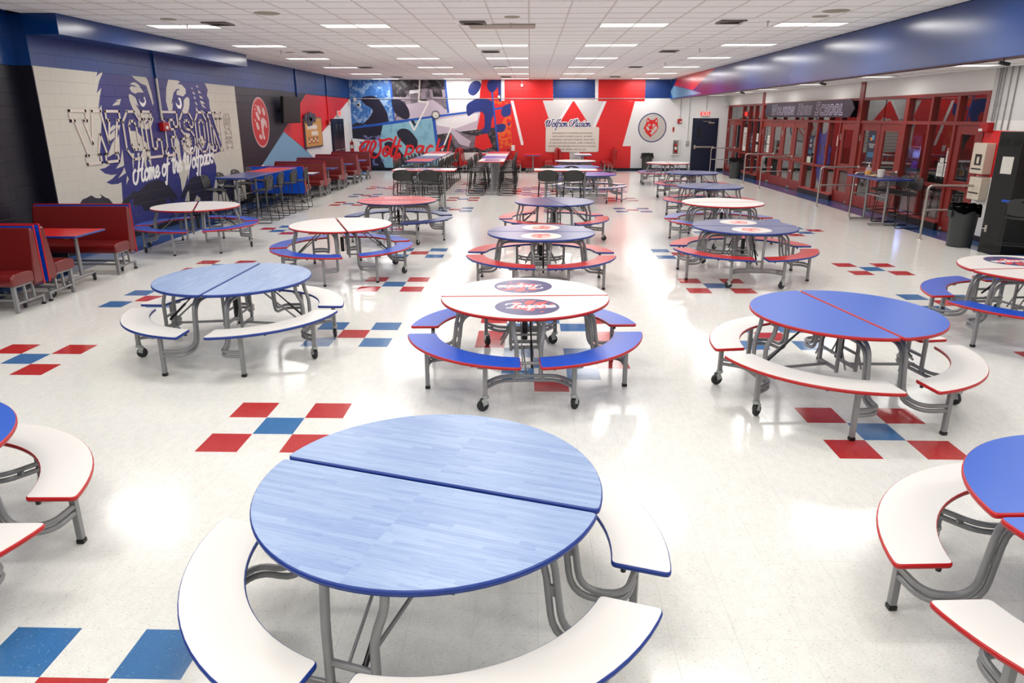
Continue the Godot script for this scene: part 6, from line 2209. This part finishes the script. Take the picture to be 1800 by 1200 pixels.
func build_right_wall_things():
	for q in [[-13.95, "beside the bin and black cabinet"], [-17.17, "behind the deep blue bar table"], [-19.16, "at the single door under the sign's end"], [-24.09, "between the four middle doors"], [-25.95, "at the far half of the middle doors"], [-30.9, "in the corner by the navy door"]]:
		railing(q[0], "bent steel guard rail %s" % q[1])
	# lettered sign over the doors
	var sh := Sheet.new(0, 0, 7.4, 0.46, 270.0, Color(0.115, 0.10, 0.19))
	var f := font_of("Droid Sans", 700)
	var ink := Color(0.84, 0.82, 0.88)
	var x := 0.74
	for word in ["WOLFSON", "HIGH", "SCHOOL"]:
		for k in word.length():
			var big: bool = k == 0
			var h := 0.30 if big else 0.235
			if word == "SCHOOL":
				h *= 1.12
			var probe := TextMesh.new()
			probe.text = word[k]
			probe.font = f
			probe.font_size = 64
			probe.pixel_size = h / 46.0
			var ww: float = probe.get_aabb().size.x * 1.26
			var at := Vector2(x + ww / 2.0, 0.235 - (0.0 if big else 0.035))
			for o in 12:
				sh.words(word[k], at + Vector2.from_angle(TAU * o / 12.0) * 0.013, h, ink, f, 0.18, 1.26)
			sh.words(word[k], at, h, Color(0.155, 0.14, 0.26), f, 0.18, 1.26)
			x += ww + 0.07
		x += 0.30
	var sg := tag(spot("lettered_sign", Vector3(8.50, 2.49, -23.4)), "long navy sign with outlined white school lettering over the red doors", "sign")
	var poly := PackedVector2Array([Vector2(-3.70, 0), Vector2(-3.55, 0.23), Vector2(3.45, 0.23), Vector2(3.70, 0), Vector2(3.45, -0.23), Vector2(-3.55, -0.23)])
	var m := MB.new()
	m.face(poly, 0.025, true)
	for k in m.t.size():
		m.t[k] = Vector2((m.v[k].x + 3.70) / 7.4, (m.v[k].z + 0.23) / 0.46)
	m.face(poly, 0.0, false)
	for k in 6:
		var a := poly[k]
		var c := poly[(k + 1) % 6]
		var o := (a + c).normalized()
		m.quad(Vector3(a.x, 0, a.y), Vector3(c.x, 0, c.y), Vector3(c.x, 0.025, c.y), Vector3(a.x, 0.025, a.y), Vector3(o.x, 0, o.y), Vector2.ZERO, Vector2.ZERO, Vector2.ZERO, Vector2.ZERO)
	var bd := obj("board", m, painted(sh.texture(), 0.45), sg)
	bd.basis = Basis(Vector3.BACK, Vector3.LEFT, Vector3.DOWN)
	for z in [-3.0, 0.0, 3.0]:
		obj("standoff", bx(Vector3(0.045, 0.0, z), Vector3(0.085, 0.06, 0.06), 0.004), mats.door_red, sg)
	# papers on glass
	notice("tall white banner notice on the far doors", -29.82, 1.42, 0.62, 0.90, 9)
	notice("small white notice high on the far glass bay", -28.27, 1.52, 0.22, 0.30, 4)
	notice("white notice beside the small one on the far glass bay", -27.99, 1.45, 0.20, 0.30, 4)
	notice("white notice low on the far glass bay", -28.26, 1.13, 0.22, 0.26, 4)
	notice("white notice lowest on the far glass bay", -27.97, 1.10, 0.20, 0.28, 4)
	notice("white notice on the upper glass of the fourth middle door", -26.86, 1.49, 0.28, 0.28, 4)
	notice("white notice under another on the fourth middle door", -26.84, 1.18, 0.32, 0.27, 4)
	notice("pale green slip under the navy poster of the middle bay", -22.90, 1.01, 0.30, 0.18, 0, Color(0.75, 0.80, 0.72))
	notice("white notice with red heading on the bay near the single door", -20.84, 1.635, 0.26, 0.28, 6, Color(0.84, 0.83, 0.80), Color(0.66, 0.16, 0.15))
	notice("tall white notice under the red-headed one near the single door", -20.80, 1.16, 0.26, 0.39, 7)
	notice("white notice with red heading on the bay beside the last door", -15.33, 1.515, 0.18, 0.28, 6, Color(0.84, 0.83, 0.80), Color(0.66, 0.16, 0.15))
	notice("small white slip over two notices beside the last door", -15.55, 1.40, 0.14, 0.11, 2)
	notice("white notice of the lower pair beside the last door, clock side", -15.57, 1.215, 0.23, 0.28, 5)
	notice("white notice of the lower pair beside the last door, cabinet side", -15.325, 1.215, 0.19, 0.28, 5)
	poster("navy poster with orange mark on the far glass bay", -28.95, 1.355, 0.36, 0.62)
	poster("navy poster with orange mark on the middle glass bay", -22.87, 1.42, 0.33, 0.63)
	poster("navy poster with orange mark on the double doors", -18.78, 1.57, 0.50, 0.78)
	# blue wolf cut-out stuck on the glass
	var wo := tag(spot("window_decal", Vector3(8.652, 0, -21.85)), "blue wolf head decal stuck on the storefront glass", "decal")
	var wp := []
	for q in [[-.42, 1.98], [-.30, 1.80], [.02, 1.80], [.22, 1.99], [.30, 1.72], [.40, 1.52], [.58, 1.38], [.50, 1.20], [.58, 1.02], [.40, 0.86], [.30, 0.65], [.12, 0.45], [.05, 0.34], [-.15, 0.45], [-.30, 0.66], [-.42, 0.90], [-.45, 1.20], [-.44, 1.58]]:
		wp.append(Vector2(q[0], -q[1]))
	var wm := MB.new()
	wm.face(PackedVector2Array(wp), 0.002, true)
	wm.rim(PackedVector2Array(wp), 0.0, 0.002, 0.0002)
	obj("film", wm, std(Color(0.15, 0.17, 0.46), 0.4), wo).basis = Basis(Vector3.BACK, Vector3.LEFT, Vector3.DOWN)
	var dm := MB.new()
	for sgn in [-1.0, 1.0]:
		var ey := PackedVector2Array()
		for q in [[0.10, 1.45], [0.22, 1.50], [0.26, 1.42], [0.20, 1.30], [0.24, 1.18], [0.14, 1.22], [0.12, 1.32]]:
			ey.append(Vector2(-0.06 + sgn * q[0], -q[1]))
		dm.face(ey, 0.003, true)
	obj("eye_marks", dm, std(Color(0.25, 0.05, 0.10), 0.4), wo).basis = Basis(Vector3.BACK, Vector3.LEFT, Vector3.DOWN)
	# black cabinet, turned a little
	var ca := tag(spot("black_cabinet", Vector3(8.275, 0, -12.55), 0.33), "tall black metal cabinet with vents and a taped paper", "cabinet")
	obj("body", bx(Vector3(0, 1.02, 0), Vector3(0.56, 2.04, 0.43), 0.006), mats.cabinet, ca)
	var vb := MB.new()
	for k in 7:
		for s in [-1, 1]:
			vb.box(Vector3(-0.282, 1.93 - k * 0.02, s * 0.10), Vector3(0.006, 0.008, 0.17), 0.0)
	for k in 4:
		vb.box(Vector3(-0.282, 0.16 - k * 0.02, 0), Vector3(0.006, 0.008, 0.34), 0.0)
	obj("vent_slots", vb, mats.black, ca)
	obj("taped_paper", bx(Vector3(-0.283, 1.50, 0.02), Vector3(0.003, 0.28, 0.20), 0.0), mats.paper, ca)
	obj("blue_tape", bx(Vector3(-0.283, 0.92, 0.14), Vector3(0.003, 0.04, 0.17), 0.0), std(Color(0.08, 0.29, 0.66), 0.5), ca)
	obj("lock", bx(Vector3(-0.286, 0.42, -0.13), Vector3(0.015, 0.12, 0.05), 0.004), mats.steel, ca)
	obj("door_handle", bar(Vector3(-0.31, 0.42, -0.17), Vector3(-0.31, 0.42, -0.09), 0.01), mats.steel, ca)
	# dispensers on the wall beyond it
	var dp := tag(spot("wall_dispenser", Vector3(XR, 1.53, -13.95)), "ivory wall dispenser with a dark outlet window beside the cabinet", "dispenser")
	obj("case", bx(Vector3(-0.09, 0, 0), Vector3(0.18, 0.56, 0.40), 0.012), mats.ivory, dp)
	obj("window", bx(Vector3(-0.182, -0.02, 0.02), Vector3(0.008, 0.20, 0.20), 0.002), std(Color(0.12, 0.12, 0.12), 0.4), dp)
	obj("chute", bx(Vector3(-0.187, -0.03, 0.03), Vector3(0.012, 0.12, 0.07), 0.004), mats.ivory, dp)
	obj("slot", bx(Vector3(-0.182, -0.19, 0.0), Vector3(0.008, 0.025, 0.30), 0.002), mats.black, dp)
	var dq := tag(spot("wall_dispenser", Vector3(XR, 0.98, -13.93)), "ivory wall box with a dark strip under the outlet dispenser", "dispenser")
	obj("case", bx(Vector3(-0.08, 0, 0), Vector3(0.16, 0.42, 0.38), 0.012), mats.ivory, dq)
	obj("slot", bx(Vector3(-0.162, -0.08, 0.0), Vector3(0.008, 0.025, 0.30), 0.002), mats.black, dq)
	var gv := MB.new()
	for k in 6:
		gv.box(Vector3(-0.162, 0.17, -0.12 + k * 0.045), Vector3(0.006, 0.03, 0.015), 0.0)
	obj("vents", gv, mats.grid, dq)
	var pu := tag(spot("fire_alarm", Vector3(XR, 2.09, -14.06)), "red alarm box with white strobe over the wall dispensers", "alarm", "fire alarms")
	obj("housing", bx(Vector3(-0.06, 0, 0), Vector3(0.12, 0.17, 0.25), 0.01), mats.alarm_red, pu)
	obj("strobe", bx(Vector3(-0.13, -0.05, -0.06), Vector3(0.03, 0.05, 0.10), 0.01), mats.white_paint, pu)
	for q in [[-14.03, 2.2], [-13.97, 2.2], [-13.88, 2.05], [-13.70, 2.05], [-13.52, 2.05]]:
		var cd := tag(spot("conduit", Vector3(XR - 0.02, 0, q[0])), "grey conduit running down the white wall above the dispensers", "conduit", "storefront wall conduits")
		obj("pipe", bar(Vector3(0, q[1], 0), Vector3(0, LOW, 0), 0.012), mats.pipe, cd)
		obj("coupling", bar(Vector3(0, 2.46, 0), Vector3(0, 2.51, 0), 0.017), mats.pipe, cd)
	# on the deep blue bar table
	var hs := tag(spot("sanitizer_bottle", Vector3(7.62, 1.012, -16.55)), "clear pump bottle of hand sanitizer on the deep blue table", "bottle")
	var b := MB.new()
	b.lathe([Vector2(0, 0), Vector2(0.06, 0), Vector2(0.065, 0.01), Vector2(0.065, 0.13), Vector2(0.05, 0.17), Vector2(0.02, 0.19), Vector2(0.02, 0.205), Vector2(0, 0.205)], 16)
	obj("body", b, mats.clear, hs)
	b = MB.new()
	b.lathe([Vector2(0, 0.20), Vector2(0.022, 0.20), Vector2(0.022, 0.225), Vector2(0.008, 0.23), Vector2(0.008, 0.27), Vector2(0.018, 0.272), Vector2(0.018, 0.285), Vector2(0, 0.285)], 12)
	b.box(Vector3(-0.03, 0.278, 0), Vector3(0.06, 0.012, 0.014), 0.003)
	obj("pump", b, mats.paper, hs)
	b = MB.new()
	b.lathe([Vector2(0.0656, 0.03), Vector2(0.0656, 0.11)], 16)
	obj("label", b, std(Color(0.85, 0.62, 0.30), 0.6), hs)
	var wt := tag(spot("wipes_tub", Vector3(7.70, 1.012, -16.12)), "white plastic tub with lid on the deep blue table", "tub")
	b = MB.new()
	b.lathe([Vector2(0, 0), Vector2(0.062, 0), Vector2(0.068, 0.01), Vector2(0.072, 0.14), Vector2(0, 0.14)], 20)
	obj("body", b, mats.white_top, wt)
	b = MB.new()
	b.lathe([Vector2(0.075, 0.125), Vector2(0.077, 0.16), Vector2(0.07, 0.165), Vector2(0, 0.165)], 20)
	obj("lid", b, mats.paper, wt)
	var tr := tag(spot("tan_tray", Vector3(7.66, 1.012, -16.32)), "crumpled tan cloth lying between bottle and tub", "cloth")
	b = MB.new()
	b.shell(8, 8, func(u, v): return Vector3((u - 0.5) * 0.20, 0.012 + 0.045 * sin(u * PI) * sin(v * PI) * (0.7 + 0.3 * sin(u * 9.0 + v * 7.0)), (v - 0.5) * 0.24), 0.012)
	obj("cloth", b, std(Color(0.68, 0.58, 0.44), 0.9), tr)
	# lit drinks cooler in the dark hall
	var dk := tag(spot("drinks_cooler", Vector3(11.4, 0, -21.5)), "lit blue drinks cooler glowing in the dark corridor", "cooler")
	var cs := MB.new()
	for s in [-1, 1]:
		cs.box(Vector3(0, 0.92, s * 0.36), Vector3(0.6, 1.84, 0.05), 0.004)
	cs.box(Vector3(0.28, 0.92, 0), Vector3(0.04, 1.84, 0.68), 0.0)
	cs.box(Vector3(0, 0.20, 0), Vector3(0.6, 0.40, 0.68), 0.004)
	cs.box(Vector3(0, 1.80, 0), Vector3(0.6, 0.08, 0.68), 0.004)
	obj("case", cs, mats.black, dk)
	obj("light_panel", bx(Vector3(0.24, 1.09, 0), Vector3(0.02, 1.34, 0.66), 0.0), mats.cooler_glow, dk)
	for k in 4:
		obj("shelf", bx(Vector3(0, 0.52 + k * 0.31, 0), Vector3(0.44, 0.015, 0.66), 0.0), mats.steel, dk)
		var bt := MB.new()
		for i in 6:
			bt.lathe([Vector2(0, 0.0), Vector2(0.035, 0.0), Vector2(0.035, 0.13), Vector2(0.014, 0.18), Vector2(0.014, 0.21), Vector2(0, 0.21)], 8, Vector3(-0.12, 0.53 + k * 0.31, -0.27 + i * 0.105))
		obj("bottle_row", bt, std([Color(0.5, 0.1, 0.12), Color(0.15, 0.2, 0.5), Color(0.6, 0.6, 0.65), Color(0.2, 0.2, 0.25)][k], 0.3), dk)
	var gl := OmniLight3D.new()
	gl.name = "glow"
	gl.light_color = Color(0.55, 0.65, 1.0)
	gl.light_energy = 0.25
	gl.light_size = 0.15
	gl.omni_range = 12.0
	gl.omni_attenuation = 2.0
	gl.shadow_enabled = true
	gl.position = Vector3(-0.45, 1.3, 0)
	dk.add_child(gl)
	var ex := tag(spot("exit_sign", Vector3(8.585, 2.38, -29.7)), "red lit exit sign hung in the far transom", "sign")
	obj("case", bx(Vector3(0, 0, 0), Vector3(0.05, 0.20, 0.46), 0.006), mats.alarm_red, ex)
	exit_words(ex, Vector3(-0.028, 0, 0), -PI / 2.0, 0.13)
